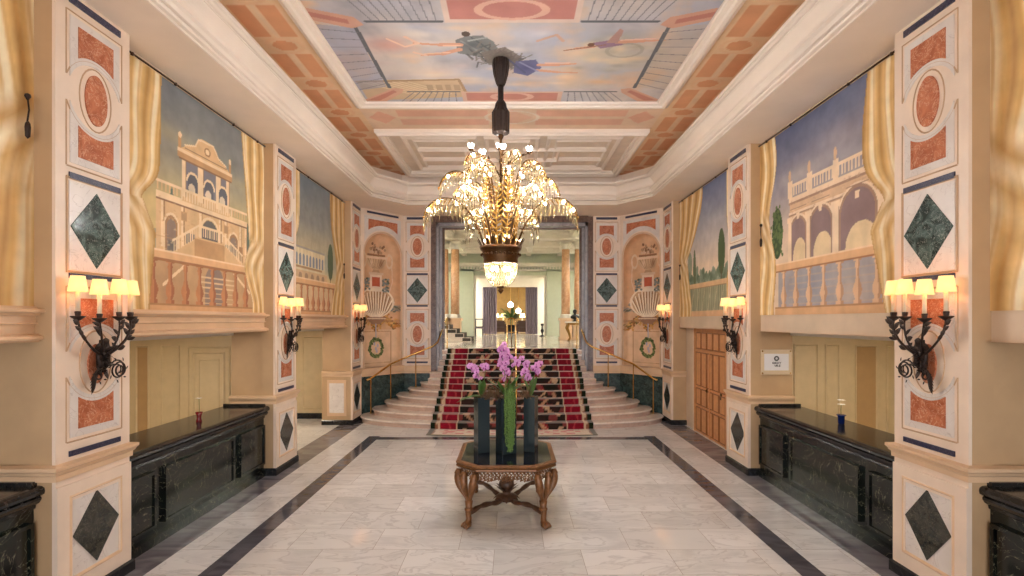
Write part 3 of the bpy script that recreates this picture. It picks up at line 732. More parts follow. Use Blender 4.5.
    for (x,z) in ((-.05,1.95),(.06,1.9),(0,1.82),(.03,1.75)): P_.ell(x,z,.03,.05,(176,172,190))
    pts=np.stack([uu.ravel(),yy.ravel(),zz.ravel()],1)
    o=gridobj('niche_painting',pts,nu,nv,P_.rgba(),M['painted'],smooth=True,loc=(cx,cy,0),rz=ang)
    tag(o,'arched niche painted with urn, shell basin and wreath on the %s of the stairs'%side,'niche painting','painted urn niches')
    return ang
niche('left'); niche('right')
# ================================================================== MURALS
def curtain(P_,eL,eR,ztie,seed,nf=4,zbot=2.74,dirn=1):
    """painted drapery between edge functions eL(z), eR(z)"""
    u,v=P_.u,P_.v; L=eL(v); R=eR(v); m=(u>=L)&(u<=R)
    f=np.clip((u-L)/np.maximum(1e-3,R-L),0,1)
    below=1/(1+np.exp((v-ztie)*14))
    nf=nf*.95
    w=f*nf+.10*np.sin(v*1.7+seed)*(1+2*below)+.07*np.sin(v*4.3+seed*2+f*5)
    tri=np.abs(((w+seed*.37)%1)*2-1)                       # sharp creases
    k=tri**.8; k2=.5+.5*np.sin(2*PI*(w*2.7+seed)+v*1.3)
    base=mix((184,138,82),(228,188,124),np.clip(k*1.9,0,1)); base=mix(base,(250,234,200),np.clip((k-.58)*3.2,0,1)*.9)
    base=mix(base,(204,152,84),np.clip(1-k2*3,0,1)*.5)
    d=np.abs(v-ztie); g=np.exp(-(d/.20)**2)
    cx=(f-.5)*dirn
    k3=np.abs((((v-ztie)*(2.6+2.2*cx)+cx*2.2+seed)%1)*2-1)
    base=mix(base,mix((182,132,72),(248,230,196),k3**.8),g*.8)
    # slanting swag folds hanging below the knot
    g2=below*np.clip(1-(ztie-v)/.9,0,1)
    k4=np.abs((((ztie-v)*2.4-cx*2.8+seed)%1)*2-1)
    base=mix(base,mix((188,138,78),(250,236,206),k4**.8),g2*.55)
    base=mix(base,(172,122,64),.5*(np.minimum(f,1-f)*(R-L)<.018))
    P_.put(m,base)
def shade_edge(P_,e,w,c,a,left=True):
    pass
def mural_grid(bay,side,nu,nv):
    a,b=BAYS[bay]; z0,z1=2.70,5.575; w=b-a
    U=np.linspace(0,w,nu); V=np.linspace(z0,z1,nv); uu,vv=np.meshgrid(U,V); u=uu.ravel(); v=vv.ravel()
    if side=='left': X=-4.188; Y=a+u
    else: X=4.188; Y=b-u
    return u,v,np.stack([np.full_like(u,X),Y,v],1),w
TOPZ=5.53
def finish(name,P_,pts,nu,nv,side,label):
    P_.rect(-1,9,5.54,5.6,(222,190,150))
    P_.c+=fbm(P_.u*2,P_.v*2,31,4,1.5)[:,None]*4
    o=gridobj(name,pts,nu,nv,P_.rgba(),M['painted'])
    tag(o,label,'mural','curtain framed wall murals')
def sky(P_,top,mid,hor,zh=4.0):
    u,v=P_.u,P_.v; t=np.clip((v-zh)/(5.5-zh),0,1); c=mix(hor,mid,np.clip(t*2,0,1)); c=mix(c,top,np.clip(t*2-1,0,1))
    n=fbm(u,v*2.2,21,5,.9); c=c+n[:,None]*np.array([9,8,5]); P_.c=c
# colours of the painted stone
S1=(222,182,136); S2=(198,152,108); S3=(172,128,92); SL=(238,208,168); SH=(150,110,84)
def balustrade(P_,u0,u1,zr,sp,colr,cols,colw=.075,back=None,first=.15):
    if back is not None: P_.rect(u0,u1,2.7,zr,back)
    x=u0+first
    while x<u1: P_.baluster(x,2.82,zr-.07,colw,colr,cols); x+=sp
    P_.rect(u0,u1,2.7,2.82,(216,168,124)); P_.rect(u0,u1,2.80,2.825,(178,130,90))
    P_.rect(u0,u1,zr-.07,zr+.05,(226,178,132)); P_.rect(u0,u1,zr-.085,zr-.06,(168,116,80)); P_.rect(u0,u1,zr+.03,zr+.05,(240,206,166))

# --- left near bay (palace)
nu,nv=230,250; u,v,pts,w=mural_grid(1,'left',nu,nv); P_=Paint(u,v,(0,0,0))
sky(P_,(124,126,130),(148,144,134),(212,184,128),4.05)
P_.blob(.9,4.9,.8,.12,(184,166,130),.5); P_.blob(2.6,4.7,.6,.1,(190,172,134),.5); P_.rect(0,w,2.7,3.7,(172,158,128)); P_.blob(2.3,3.7,.6,.25,(150,156,138),.7)
for (x,h) in ((.95,4.2),(1.05,4.0),(2.75,4.1),(2.9,3.95)): P_.ell(x,h-.25,.05,.3,(112,122,106))
P_.rect(.66,2.72,3.45,4.14,S1); P_.rect(.66,2.72,4.08,4.16,SL); P_.rect(.66,2.72,4.06,4.08,SH)
for x in np.arange(.68,2.7,.07): P_.rect(x,x+.03,4.17,4.27,S1)
P_.rect(.66,2.72,4.27,4.30,SL)
for x in (.75,1.12,1.5,1.95,2.1,2.5,2.66): P_.rect(x,x+.05,3.5,4.06,SL); P_.rect(x+.05,x+.07,3.5,4.06,S3)
for x in (.94,2.34): P_.arch(x,3.47,.14,3.80,SL); P_.arch(x,3.47,.115,3.79,S3); P_.arch(x,3.47,.09,3.77,(150,126,110)); P_.rect(x-.06,x+.04,3.47,3.6,(122,112,106))
for z in (3.62,3.78,3.94): P_.line([(.66,z),(2.72,z)],.008,(196,150,108),.5)
for x in np.arange(1.18,2.6,.48): P_.rect(x-.06,x+.06,3.88,4.0,S2); P_.rect(x-.045,x+.045,3.895,3.985,(186,146,108))
for k in range(200): P_.ell(random.uniform(.66,2.72),random.uniform(3.46,4.1),random.uniform(.01,.03),random.uniform(.005,.015),random.choice([(232,196,150),(206,162,118),(214,172,130)]),.5)
for x in (1.32,2.28-.02): pass
P_.rect(1.22,1.4,3.52,3.75,(120,110,104)); P_.rect(2.12,2.28,3.52,3.72,(120,110,104)); P_.arch(1.74,3.5,.19,3.80,(112,104,100)); P_.put((np.abs(np.hypot(u-1.74,v-3.8)-.22)<.02)&(v>3.8),SL); P_.rect(1.5,1.54,3.5,3.8,SL); P_.rect(1.94,1.98,3.5,3.8,SL); P_.rect(1.56,1.92,3.5,3.62,(150,136,122)); P_.rect(2.5,2.6,3.5,3.75,S3)
# pavilion on top
P_.rect(1.14,2.22,4.14,4.72,S1); P_.rect(1.2,2.16,4.28,4.66,(132,126,130)); 
for x in (1.14,1.46,1.50,1.88,1.92,2.14): P_.rect(x,x+.075,4.2,4.68,SL); P_.rect(x+.075,x+.09,4.2,4.68,S3)
for x in (1.36,1.72,2.06):
    P_.arch(x,4.28,.105,4.42,(104,100,106)); P_.put((np.abs(np.hypot(u-x,v-4.42)-.12)<.016)&(v>4.42),SL); P_.ell(x-.02,4.33,.07,.07,(222,200,172))
P_.rect(1.05,2.3,4.68,4.78,S2); P_.rect(1.05,2.3,4.75,4.79,SL); P_.rect(1.08,2.28,4.66,4.685,SH)
P_.poly([(1.1,4.79),(2.25,4.79),(2.1,4.86),(1.95,4.9),(1.9,5.0),(1.78,5.06),(1.55,5.06),(1.45,5.0),(1.4,4.9),(1.22,4.86)],S1); P_.line([(1.2,4.86),(1.42,4.92),(1.48,5.03),(1.82,5.05),(1.94,4.92),(2.14,4.86)],.025,SL); P_.ell(1.68,4.92,.07,.06,S3); P_.ell(1.68,4.92,.045,.038,SL); P_.line([(1.2,4.82),(2.15,4.82)],.012,SH)
for x in (1.1,2.24): P_.rect(x-.03,x+.03,4.8,4.94,S2); P_.ell(x,4.96,.035,.04,SL)
for x in np.arange(1.12,2.3,.055): P_.rect(x,x+.025,4.15,4.27,SL)
P_.rect(1.08,2.3,4.27,4.3,SL)
# double stair
P_.poly([(.95,3.45),(1.45,3.72),(2.05,3.72),(2.6,3.5),(2.72,3.2),(.9,3.2)],S1)
for q in np.linspace(0,1,12):
    x=.98+.5*q; z=3.46+.27*q; P_.rect(x,x+.02,z,z+.14,SL); x=2.05+.5*q; z=3.72-.25*q; P_.rect(x,x+.02,z,z+.14,SL)
P_.line([(.96,3.6),(1.47,3.87)],.03,SL); P_.line([(2.04,3.86),(2.58,3.62)],.03,SL); P_.rect(1.46,2.05,3.86,3.89,SL)
for x in np.arange(1.48,2.05,.05): P_.rect(x,x+.02,3.74,3.86,SL)
P_.rect(1.4,2.1,3.45,3.70,S2); P_.poly([(1.4,3.45),(2.1,3.45),(2.3,3.3),(1.2,3.3)],SL)
P_.rect(0,w,2.7,3.44,(198,158,118)); P_.arch(1.85,2.8,.22,3.15,(150,128,116)); P_.blob(.9,3.0,.25,.3,(176,138,104),.6)
for k in range(6): P_.rect(1.5,2.4,2.84+k*.07,2.86+k*.07,(222,190,150))
for (x0,x1,z0,z1) in ((.8,1.25,3.05,3.35),(2.3,2.8,3.35,3.05)):
    P_.line([(x0,z0),(x1,z1)],.04,SL); 
balustrade(P_,0,w,3.42,.295,(198,134,92),(158,98,68),.085,None,.62)
curtain(P_,lambda z:z*0-.1,lambda z:np.where(z>4.0,.76-.30*np.exp(-((z-3.98)/.25)**2)*1-.02*(5.5-z),.46+.20*np.clip((4.0-z)/.35,0,1)-.10*np.clip((3.6-z)/.8,0,1)),3.98,1.0,3.2,dirn=1)
curtain(P_,lambda z:np.where(z>3.9,w-.72+.22*np.clip((5.5-z)/1.5,0,1),w-.50+.12*np.sin(z*5)),lambda z:z*0+w+.1,3.75,2.0,3.0,dirn=-1)
finish('wall_mural',P_,pts,nu,nv,'left','palace mural with double stair and balustrade above the left black counter')

# --- right near bay (arcade)
u,v,pts,w=mural_grid(1,'right',nu,nv); P_=Paint(u,v,(0,0,0))
sky(P_,(98,104,132),(152,146,154),(222,194,168),3.9); P_.blob(1.2,4.75,.8,.15,(206,188,176),.5); P_.blob(2.1,4.95,.5,.2,(190,172,170),.4)
st=(218,180,144); sl=(238,210,178); sd=(170,134,112); sh=(140,112,100)
P_.rect(.92,w,2.7,4.45,st); P_.rect(.9,w,4.38,4.45,sl); P_.rect(.9,w,4.34,4.38,sd); P_.rect(.9,w,4.20,4.23,sl); P_.rect(.9,w,4.17,4.2,sd)
for x in np.arange(.95,w,.065): P_.rect(x,x+.03,4.47,4.6,sl)
P_.rect(.92,w,4.6,4.64,sl)
for x in (.92,1.42,2.0,2.7): P_.rect(x-.05,x+.07,4.45,4.7,sl); P_.ell(x,4.78,.035,.09,st)
for k in range(300): P_.ell(random.uniform(.92,w),random.uniform(3.9,4.4),random.uniform(.01,.035),random.uniform(.005,.015),random.choice([(232,200,164),(204,166,132),(212,176,144),(190,156,130)]),.45)
for (x,hw) in ((1.14,.19),(1.68,.23),(2.42,.31)):
    P_.arch(x,3.4,hw+.07,3.92,sl); P_.arch(x,3.4,hw+.04,3.92,sd); P_.arch(x,3.4,hw,3.92,(146,120,118))
    P_.put(((((u-x-hw*.25)/(hw*.95))**2+((v-3.5)/.32)**2)<1)&(np.abs(u-x)<hw)&(v<3.84),(230,202,160))
for x in (1.14,1.68,2.42): P_.poly([(x-.03,4.1),(x+.03,4.1),(x+.045,4.2),(x-.045,4.2)],sl); P_.line([(x-.2,4.27),(x+.2,4.27)],.012,sd)
for x in (.92,1.40,1.98,2.02,2.82): P_.rect(x-.045,x+.045,3.4,4.12,sl); P_.rect(x+.045,x+.065,3.4,4.12,sd); P_.rect(x-.07,x+.08,4.08,4.16,sl)
P_.rect(.6,w,2.7,3.42,(168,158,158)); P_.blob(1.5,3.1,.6,.3,(150,150,160),.7); P_.blob(2.3,3.0,.4,.2,(196,176,160),.6)
for k in range(5): P_.rect(.9,w,2.85+k*.1,2.87+k*.1,(190,166,150),.6)
P_.ell(.56,3.98,.16,.40,(64,82,52)); 
for k in range(60): P_.ell(.56+random.gauss(0,.08),3.98+random.gauss(0,.2),.025,.03,(96,112,66))
balustrade(P_,.5,w,3.45,.335,(224,184,146),(176,130,100),.082,None,.25)
curtain(P_,lambda z:z*0-.1,lambda z:.50-.14*np.exp(-((z-4.2)/.6)**2)+.05*np.sin(z*4),4.15,3.0,2.2)
curtain(P_,lambda z:np.where(z>3.95,w-.72+.28*np.exp(-((z-3.95)/.3)**2)-.05*np.sin(z*3),w-.44-.20*np.clip((3.95-z)/.3,0,1)+.25*np.clip((3.7-z)/1.,0,1)),lambda z:z*0+w+.1,3.95,4.0,3.4,dirn=-1)
finish('wall_mural',P_,pts,nu,nv,'right','arcade mural with arches and balustrade above the right black counter')

# --- left far bay
nu,nv=190,200; u,v,pts,w=mural_grid(2,'left',nu,nv); P_=Paint(u,v,(0,0,0))
sky(P_,(122,130,138),(154,152,146),(226,198,144),3.8); P_.blob(2.2,3.85,.8,.3,(150,166,176),.6)
P_.rect(.2,1.95,3.3,4.05,(224,204,168)); P_.rect(.2,1.95,4.05,4.1,(170,160,150)); 
for x in np.arange(.3,1.9,.17): P_.arch(x,3.72,.05,3.9,(140,146,156)); P_.rect(x+.07,x+.095,3.7,4.05,(244,228,196))
P_.rect(.2,1.8,3.66,3.7,(180,140,104))
for x in np.arange(.25,1.9,.1): P_.rect(x,x+.05,4.12,4.25,(190,176,150))
P_.rect(.2,2.1,3.3,3.62,(214,180,140)); 
for x in np.arange(.35,2.0,.3): P_.arch(x,3.38,.08,3.5,(170,136,110))
P_.ell(2.32,3.95,.18,.42,(92,104,78)); P_.rect(2.3,2.34,3.3,3.6,(110,90,60))
balustrade(P_,.2,w,3.42,.30,(204,136,96),(160,100,70),.1,(222,190,150),.2)
curtain(P_,lambda z:z*0-.1,lambda z:np.where(z>3.9,.62-.30*np.exp(-((z-4.0)/.35)**2),.34+.18*np.clip((3.9-z),0,1)),4.0,5.0,2.4)
curtain(P_,lambda z:w-1.02+.55*np.exp(-((z-3.8)/.75)**2)*.8,lambda z:z*0+w+.1,3.85,6.0,3.6,dirn=-1)
finish('wall_mural',P_,pts,nu,nv,'left','mural with pale long villa and round topiary above the left side passage')

# --- right far bay
u,v,pts,w=mural_grid(2,'right',nu,nv); P_=Paint(u,v,(0,0,0))
sky(P_,(106,116,150),(174,170,174),(232,208,184),3.8)
P_.rect(.3,w,2.7,3.62,(150,160,140)); 
for k in range(90): P_.ell(random.uniform(.4,w),3.58+random.gauss(0,.07),.07,.08,[(120,134,112),(140,152,132),(100,116,92)][k%3],.8)
P_.ell(1.05,3.75,.09,.48,(104,114,84)); P_.ell(.75,3.9,.14,.3,(120,134,110),.7); P_.ell(2.55,4.0,.17,.46,(84,98,62)); P_.rect(2.53,2.57,3.4,3.7,(96,80,56))
P_.rect(.4,w,2.7,3.4,(170,166,136))
for x in np.arange(.5,w,.11): P_.rect(x,x+.045,2.8,3.34,(140,140,112)); 
for x in np.arange(.5,w,.33): P_.line([(x,2.8),(x+.2,3.34)],.02,(206,186,150))
P_.rect(.4,w,3.34,3.45,(224,184,140)); P_.rect(.4,w,3.33,3.35,(170,130,96)); P_.rect(.4,w,2.7,2.82,(220,176,134))
curtain(P_,lambda z:z*0-.1,lambda z:np.where(z>4.0,1.55-1.05*np.clip((5.5-z)/1.5,0,1)**1.8,.50+.30*np.clip((4.0-z)/.6,0,1)-.05*np.sin(z*6)),4.0,7.0,4.0)
curtain(P_,lambda z:w-.52+.16*np.exp(-((z-4.0)/.4)**2),lambda z:z*0+w+.1,4.0,8.0,2.2,dirn=-1)
finish('wall_mural',P_,pts,nu,nv,'right','mural of blue sky, cypress and topiary above the oak door')

# --- nearest bays: mostly drapery
for side,lab,sd in (('left','drapery mural at the extreme left edge of the view',9.),('right','drapery mural at the extreme right edge of the view',10.)):
    nu,nv=190,190; u,v,pts,w=mural_grid(0,side,nu,nv); P_=Paint(u,v,(0,0,0)); sky(P_,(110,120,150),(150,150,160),(214,190,160),3.9)
    balustrade(P_,0,w,3.42,.3,(204,150,110),(160,110,80),.09,(190,160,130),.2)
    near=(side=='left')
    f1=lambda z:z*0-.1
    if side=='left':
        curtain(P_,lambda z:w-1.3+.35*np.exp(-((z-4.4)/.4)**2),lambda z:z*0+w+.1,4.35,sd,4.2,dirn=-1)
        curtain(P_,f1,lambda z:1.0+z*0,4.35,sd+1,4)
    else:
        curtain(P_,f1,lambda z:1.3-.35*np.exp(-((z-4.0)/.4)**2),4.0,sd,4.2)
        curtain(P_,lambda z:w-1.0+z*0,lambda z:z*0+w+.1,4.0,sd+1,4,dirn=-1)
    finish('wall_mural',P_,pts,nu,nv,side,lab)

# curtain rods (real) along the mural tops, and tassel hooks
names=[('short','nearest','along the top of the nearest %s drapery mural'),('long','middle','along the top of the mural above the %s counter'),('far','far','along the top of the farthest %s mural')]
for i,(a,b) in enumerate(BAYS):
    for s,sd in ((-1,'left'),(1,'right')):
        x=s*4.165; r=empty('curtain_rod',(x,a,5.545)); tag(r,'thin dark curtain rod '+names[i][2]%sd,'curtain rod','curtain rods')
        MB().tube([(0,.01,0),(0,b-a-.01,0)],.011,6).obj('rod',M['rod'],r)
        mb=MB()
        for t in (.08,.3,.7,.92): mb.lathe([(.004,-.02),(.018,-.015),(.018,.015),(.004,.02)],(0,(b-a)*t,-.004),8)
        mb.obj('rod_rings',M['rod'],r)
def tassel(x,y,z,sd,lab):
    r=empty('curtain_tassel',(x,y,z)); tag(r,lab,'tassel','curtain tassels')
    MB().lathe([(.002,.04),(.02,.03),(.024,.01),(.014,-.005),(.008,-.02)],(0,0,0),10).obj('rosette',M['iron'],r)
    MB().tube([(0,0,0),(0,.012,-.1),(0,-.006,-.22)],.007,6).lathe([(.008,-.20),(.018,-.22),(.022,-.25),(.018,-.33),(.002,-.35)],(0,0,0),10).obj('tassel_cord',M['iron'],r)
tassel(-4.14,4.36,4.52,-1,'dark tassel beside the pilaster at the extreme left edge of the view')
tassel(4.14,9.62,4.02,1,'dark tassel on the right far mural next to the middle pilaster')
tassel(4.14,12.58,3.95,1,'dark tassel on the right far mural next to the farthest pilaster')
tassel(-4.14,12.58,3.98,-1,'dark tassel on the left far mural next to the farthest pilaster')
tassel(4.14,8.48,4.18,1,'dark tassel on the arcade mural next to the middle right pilaster')

# ================================================================== COUNTERS
def counter(side,a,b,lab):
    s=-1 if side=='left' else 1
    r=empty('reception_counter',(s*4.19,(a+b)/2,0),PI/2 if s<0 else -PI/2); tag(r,lab,'counter','black marble counters')
    hw=(b-a)/2; 
    mb=MB(); mb.box(-hw,hw,0,.6,0,1.08)
    # raised stepped panels
    def pan(x0,x1,z0,z1,nm='raised_panel'):
        m=MB(); o=.028
        m.box(x0,x1,-o,0,z0,z1); m.obj(nm,M['black'],r)
    mb.box(-hw,hw,-.05,0,0,.10)
    mb.obj('body',M['black'],r)
    L=2*hw; n=max(1,int(L/1.0)); 
    if L>2: segs=[(-hw+.04,-hw+.62),(-hw+.78,hw-.98),(hw-.80,hw-.04)]
    else: segs=[(-hw+.1,hw-.1)]
    if s>0: segs=[(-q,-p) for p,q in segs]
    for (p,q) in segs:
        m=MB(); m.frame_xz(p,q,.2,.86,.035,-.045,0); m.obj('panel_frame',M['black'],r); pan(p+.035,q-.035,.235,.825)
    pr=[(0,.96),(.015,.97),(.02,1.0),(.05,1.02),(.07,1.05),(.07,1.07),(.055,1.08)]
    MB().sweep([(-hw,0),(hw,0)],[(-o,z) for o,z in pr]).obj('cornice_moulding',M['blacktop'],r)
    m=MB(); pr2=[(-.02,1.08),(-.075,1.085),(-.095,1.10),(-.10,1.125),(-.095,1.15),(-.075,1.165),(-.05,1.17)]
    m.sweep([(-hw,0),(hw,0)],pr2); m.box(-hw,hw,-.05,.66,1.08,1.17); m.obj('counter_top',M['blacktop'],r)
    # splash at the far end
    e=hw if s<0 else -hw; x0,x1=sorted((e,e-(.05 if s<0 else -.05)))
    MB().box(x0,x1,-.03,.66,1.17,1.21).obj('end_splash',M['blacktop'],r)
counter('left',5.333,8.61,'long black marble counter with raised panels below the palace mural, left')
counter('right',5.333,8.61,'long black marble counter with raised panels below the arcade mural, right')
counter('left',1.5,4.468,'black marble counter end cut off by the left bottom corner')
counter('right',1.5,4.468,'black marble counter end cut off by the right bottom corner')

# ---- small vases on the counters
def atc(px,z):   # point on the counter top
    pass
r=empty('bud_vase',(-4.45,7.25,1.17)); tag(r,'small dark red glass vase with a pale flower on the left counter','vase')
MB().lathe([(.035,0),(.04,.01),(.028,.05),(.03,.09),(.05,.14),(.046,.14),(.02,.06)],(0,0,0),16).obj('glass_body',M['redglass'],r)
MB().tube([(0,0,.05),(.005,0,.2),(0,0,.33)],.004,6).obj('stem',M['stemg'],r)
mb=MB()
for k in range(5):
    a=k*1.256; mb.leaf((0,0,.33),(math.cos(a),math.sin(a),.5),(0,0,1),.05,.035)
mb.obj('flower',M['whitepetal'],r)
r=empty('bud_vase',(4.59,7.11,1.17)); tag(r,'small blue glass vase with a white flower on the right counter','vase')
MB().lathe([(.032,0),(.042,.01),(.044,.11),(.062,.125),(.058,.13),(.035,.12)],(0,0,0),16).obj('glass_body',M['blueglass'],r)
MB().tube([(0,0,.05),(-.005,0,.2),(0,0,.27)],.004,6).obj('stem',M['stemg'],r)
mb=MB()
for j in range(2):
    for k in range(6):
        a=k*1.047+j*.5; mb.leaf((0,0,.27+j*.06),(math.cos(a),math.sin(a),.3),(0,0,1),.055,.045)
mb.obj('flower',M['whitepetal'],r)

# ---- sign on the right pier
r=empty('notice_holder',(4.455,8.606,1.91)); tag(r,'white notice with round emblem in a frame on the pier above the right counter','sign')
mb=MB(); mb.box(-.26,.26,-.012,0,-.21,.21); mb.obj('backing_plate',M['signf'],r)
MB().box(-.205,.205,-.018,-.012,-.14,.14).obj('notice_sheet',M['signw'],r)
mb=MB()
for x in (-.235,.235):
    for z in (-.185,.185): mb.lathe([(.001,0),(.012,.0),(.012,.012),(.001,.014)],(0,0,0),8)
mb=MB()
for x in (-.235,.235):
    for z in (-.185,.185): mb.prism_xz([(x+.012*math.cos(t*PI/4),z+.012*math.sin(t*PI/4)) for t in range(8)],-.02,-.012)
mb.obj('screws',M['gold'],r)
mb=MB(); 
ring=[(0+.032*math.cos(2*PI*i/20),-.02,.062+.032*math.sin(2*PI*i/20)) for i in range(21)]; mb.tube(ring,.011,5)
for i in range(10):
    a=2*PI*i/10; mb.prism_xz([(.045*math.cos(a+q),.062+.045*math.sin(a+q)) for q in (0,.25)]+[(.03*math.cos(a+.12),.062+.03*math.sin(a+.12))],-.02,-.017)
mb.obj('round_emblem',M['signk'],r)
def glyph(strokes,x,z,s,mb):
    for st in strokes: mb.tube([(x+p[0]*s,-.02,z+p[1]*s) for p in st],.0045,4)
C_=[[(1,.8),(.6,1),(.15,.8),(0,.5),(.15,.2),(.6,0),(1,.2)]]; D_=[[(0,0),(0,1),(.5,.95),(.9,.6),(.8,.2),(.4,0),(0,0)]]; V_=[[(0,1),(.45,0),(1,1)]]; Y_=[[(0,1),(.5,.5),(1,1)],[(.5,.5),(.45,0)]]; R_=[[(0,0),(0,1),(.6,.9),(.6,.6),(0,.5),(.8,0)]]; S_=[[(.9,.85),(.5,1),(.1,.8),(.3,.55),(.8,.4),(.8,.12),(.4,0),(0,.12)]]
mb=MB()
for g,x in ((C_,-.07),(R_,-.03),(D_,.005),(Y_,.045)): glyph(g,x,-.028,.03,mb)
for g,x in ((V_,-.035),(R_,.0),(S_,.035)): glyph(g,x,-.075,.03,mb)
mb.obj('lettering',M['signk'],r)

# ---- oak door in the right far bay; local frame: front -y, wall at x=4.36
r=empty('door_1',(4.36,11.21,0),-PI/2); r['kind']='structure'
W=.91
mb=MB(); mb.box(-W,W,.0,.06,0,2.42); mb.obj('door_leaf',M['oak'],r)
mb=MB()
rows=[(.06,.58),(.66,1.02),(1.10,1.86),(1.96,2.32)]; nc=5
for (a,b) in rows:
    for k in range(nc):
        x0=-W+.06+k*(2*W-.12)/nc+.03; x1=x0+(2*W-.12)/nc-.06
        mb.box(x0,x1,-.012,0,a,b,0); mb.bevel_frame_xz(x0-.012,x1+.012,a-.012,b+.012,.03,-.026,0,1)
mb.obj('door_panels',[M['oak'],M['oakline']],r)
mb=MB(); mb.box(-W,W,-.03,0,1.885,1.935); mb.box(-.02,.02,-.03,0,0,1.885); mb.box(-W,-W+.04,-.04,0,0,2.42); mb.box(W-.04,W,-.04,0,0,2.42); mb.obj('door_rails',M['oak'],r)
MB().lathe([(.01,-.05),(.014,-.04),(.014,.04),(.01,.05)],(-.08,-.045,1.05),8).ball((-.08,-.06,1.05),.022).obj('door_handle',M['bronze'],r)
MB().box(.55,.62,-.014,-.0,.95,1.1).obj('keypad_plate',M['bronze'],r)

# ---- dark thing: wall safe/grille on right pier of near bay
# ================================================================== STAIRCASE
NS=12; RH=.145; RUN=.30; YF0=12.15
ends=[(3.93,13.38),(3.71,13.70),(3.46,14.0),(3.19,14.2),(2.91,14.42),(2.60,14.56)]
def front(i,x):
    """front edge of step i (0-based) at x"""
    yf=YF0+RUN*i
    if i<6:
        a,yb=ends[i]; t=min(1,abs(x)/a); return yb-(yb-yf)*(1-t**2.3)**(1/2.3)
    return yf
def wally(x):
    x=abs(x); return 14.6-max(0,x-3.10)*1.222
st=empty('marble_staircase',(0,12.15,0)); tag(st,'wide pinkish marble staircase of twelve steps with rounded lower steps','staircase')
for i in range(NS):
    z0=i*RH; z1=z0+RH; mb=MB(); 
    if i<6:
        a,yb=ends[i]; n=40
        xs=[-a*math.cos(PI*k/n) for k in range(n+1)]
        fr=[(x,front(i,x)-12.15) for x in xs]
        back=[(a,min(wally(a),14.57)-12.15),(min(a,3.10),14.57-12.15),(-min(a,3.10),14.57-12.15),(-a,min(wally(a),14.57)-12.15)]
        ins=[(x*(1-.02/a),y+.02) for x,y in fr]
        mb.prism_xy(ins+back,z0,z1-.045,1); mb.prism_xy(fr+back,z1-.045,z1,0)
        nos=[(x,y-.0) for x,y in fr]; 
        mb.tube([(x,y+.006,z1-.0235) for x,y in fr],.022,8,0)
    else:
        y=YF0+RUN*i-12.15; hw=2.12 if y+12.15>14.55 else 2.22
        hw=2.05; yb=15.62-12.15
        w2=2.30 if y+12.15<14.5 else 2.12
        mb.box(-w2,w2,y+.02,min(yb,14.58-12.15) if w2>2.2 else yb,z0,z1-.045,1); mb.box(-w2,w2,y,min(yb,14.58-12.15) if w2>2.2 else yb,z1-.045,z1,0)
        if w2>2.2: mb.box(-2.12,2.12,14.58-12.15,yb,z0,z1,0)
        mb.tube([(-w2,y+.006,z1-.0235),(w2,y+.006,z1-.0235)],.022,8,0)
    mb.obj('step',[M['step'],M['riser']],st)

# ---- carpet runner
RW=1.95
def path_y(x):
    pts=[(front(0,x)-.74,.006,0.0)]
    pts=[]
    y0=front(0,x)-.70; d=0
    def add(y,z,fl):
        nonlocal d
        if pts: d+=math.hypot(y-pts[-1][0],z-pts[-1][1])
        pts.append((y,z,d,fl))
    for k in range(12): add(y0+(front(0,x)-.03-y0)*k/11,.008,0)
    for i in range(NS):
        yf=front(i,x)-.03; zt=(i+1)*RH+.008
        for k in range(1,4): add(yf,(i*RH+.008)+(zt-i*RH-.008)*k/3,1)
        yn=(front(i+1,x) if i<NS-1 else YF0+RUN*NS+.12)-.03
        for k in range(1,7): add(yf+(yn-yf)*k/6,zt,0)
    return pts
nu=161; XS=np.linspace(-RW,RW,nu); rows=[path_y(x) for x in XS]; nv=len(rows[0])
P=np.zeros((nv,nu,3)); D=np.zeros((nv,nu))
for j in range(nu):
    for i in range(nv): P[i,j]=(XS[j],rows[j][i][0],rows[j][i][1]); D[i,j]=rows[nu//2][i][2]
# pattern sampled on the flat rug: across x, along d
u=P[:,:,0].ravel(); v=D.ravel()
P_=Paint(u,v,(120,24,36)); ax=np.abs(u)
cream=(206,180,150); dk=(26,30,24); crim=(140,26,44); brn=(84,50,40)
n1=fbm(u*3,v*3,2,4,1.4)
P_.put(ax>=0,mix((146,22,44),(118,22,36),.5+.5*n1))
cen=ax<1.30; P_.put(cen,mix((58,36,32),(28,32,26),.5+.6*n1))
ph=v*2*PI/1.1
for (o_,am,wd,c_) in ((.92,.20,.05,(176,130,100)),(.55,.26,.045,(150,44,52)),(.70,.22,.03,(190,150,116)),(.22,.16,.045,(164,110,86))):
    P_.put((np.abs(ax-o_-am*np.sin(ph+o_*7))<wd)&cen,c_)
fl=((np.sin(u*11)*np.sin(v*9)+.5*n1)>.55)&cen; P_.put(fl,(126,60,56))
fl2=((np.sin(u*11+1.5)*np.sin(v*9+2)+.5*n1)>.78)&cen; P_.put(fl2,(196,160,128))
P_.put((ax>1.30)&(ax<1.34),cream)
P_.put((np.abs(ax-1.54-.07*np.sin(v*7))<.02),(170,60,66))
P_.put((ax>1.73)&(ax<1.76),cream); P_.put((ax>1.76)&(ax<1.83),(140,90,66)); P_.put((ax>1.83)&(ax<1.85),cream); P_.put(ax>1.85,(30,38,24))
fl3=((np.sin(v*16)>.2)&(ax>1.77)&(ax<1.82)); P_.put(fl3,cream)
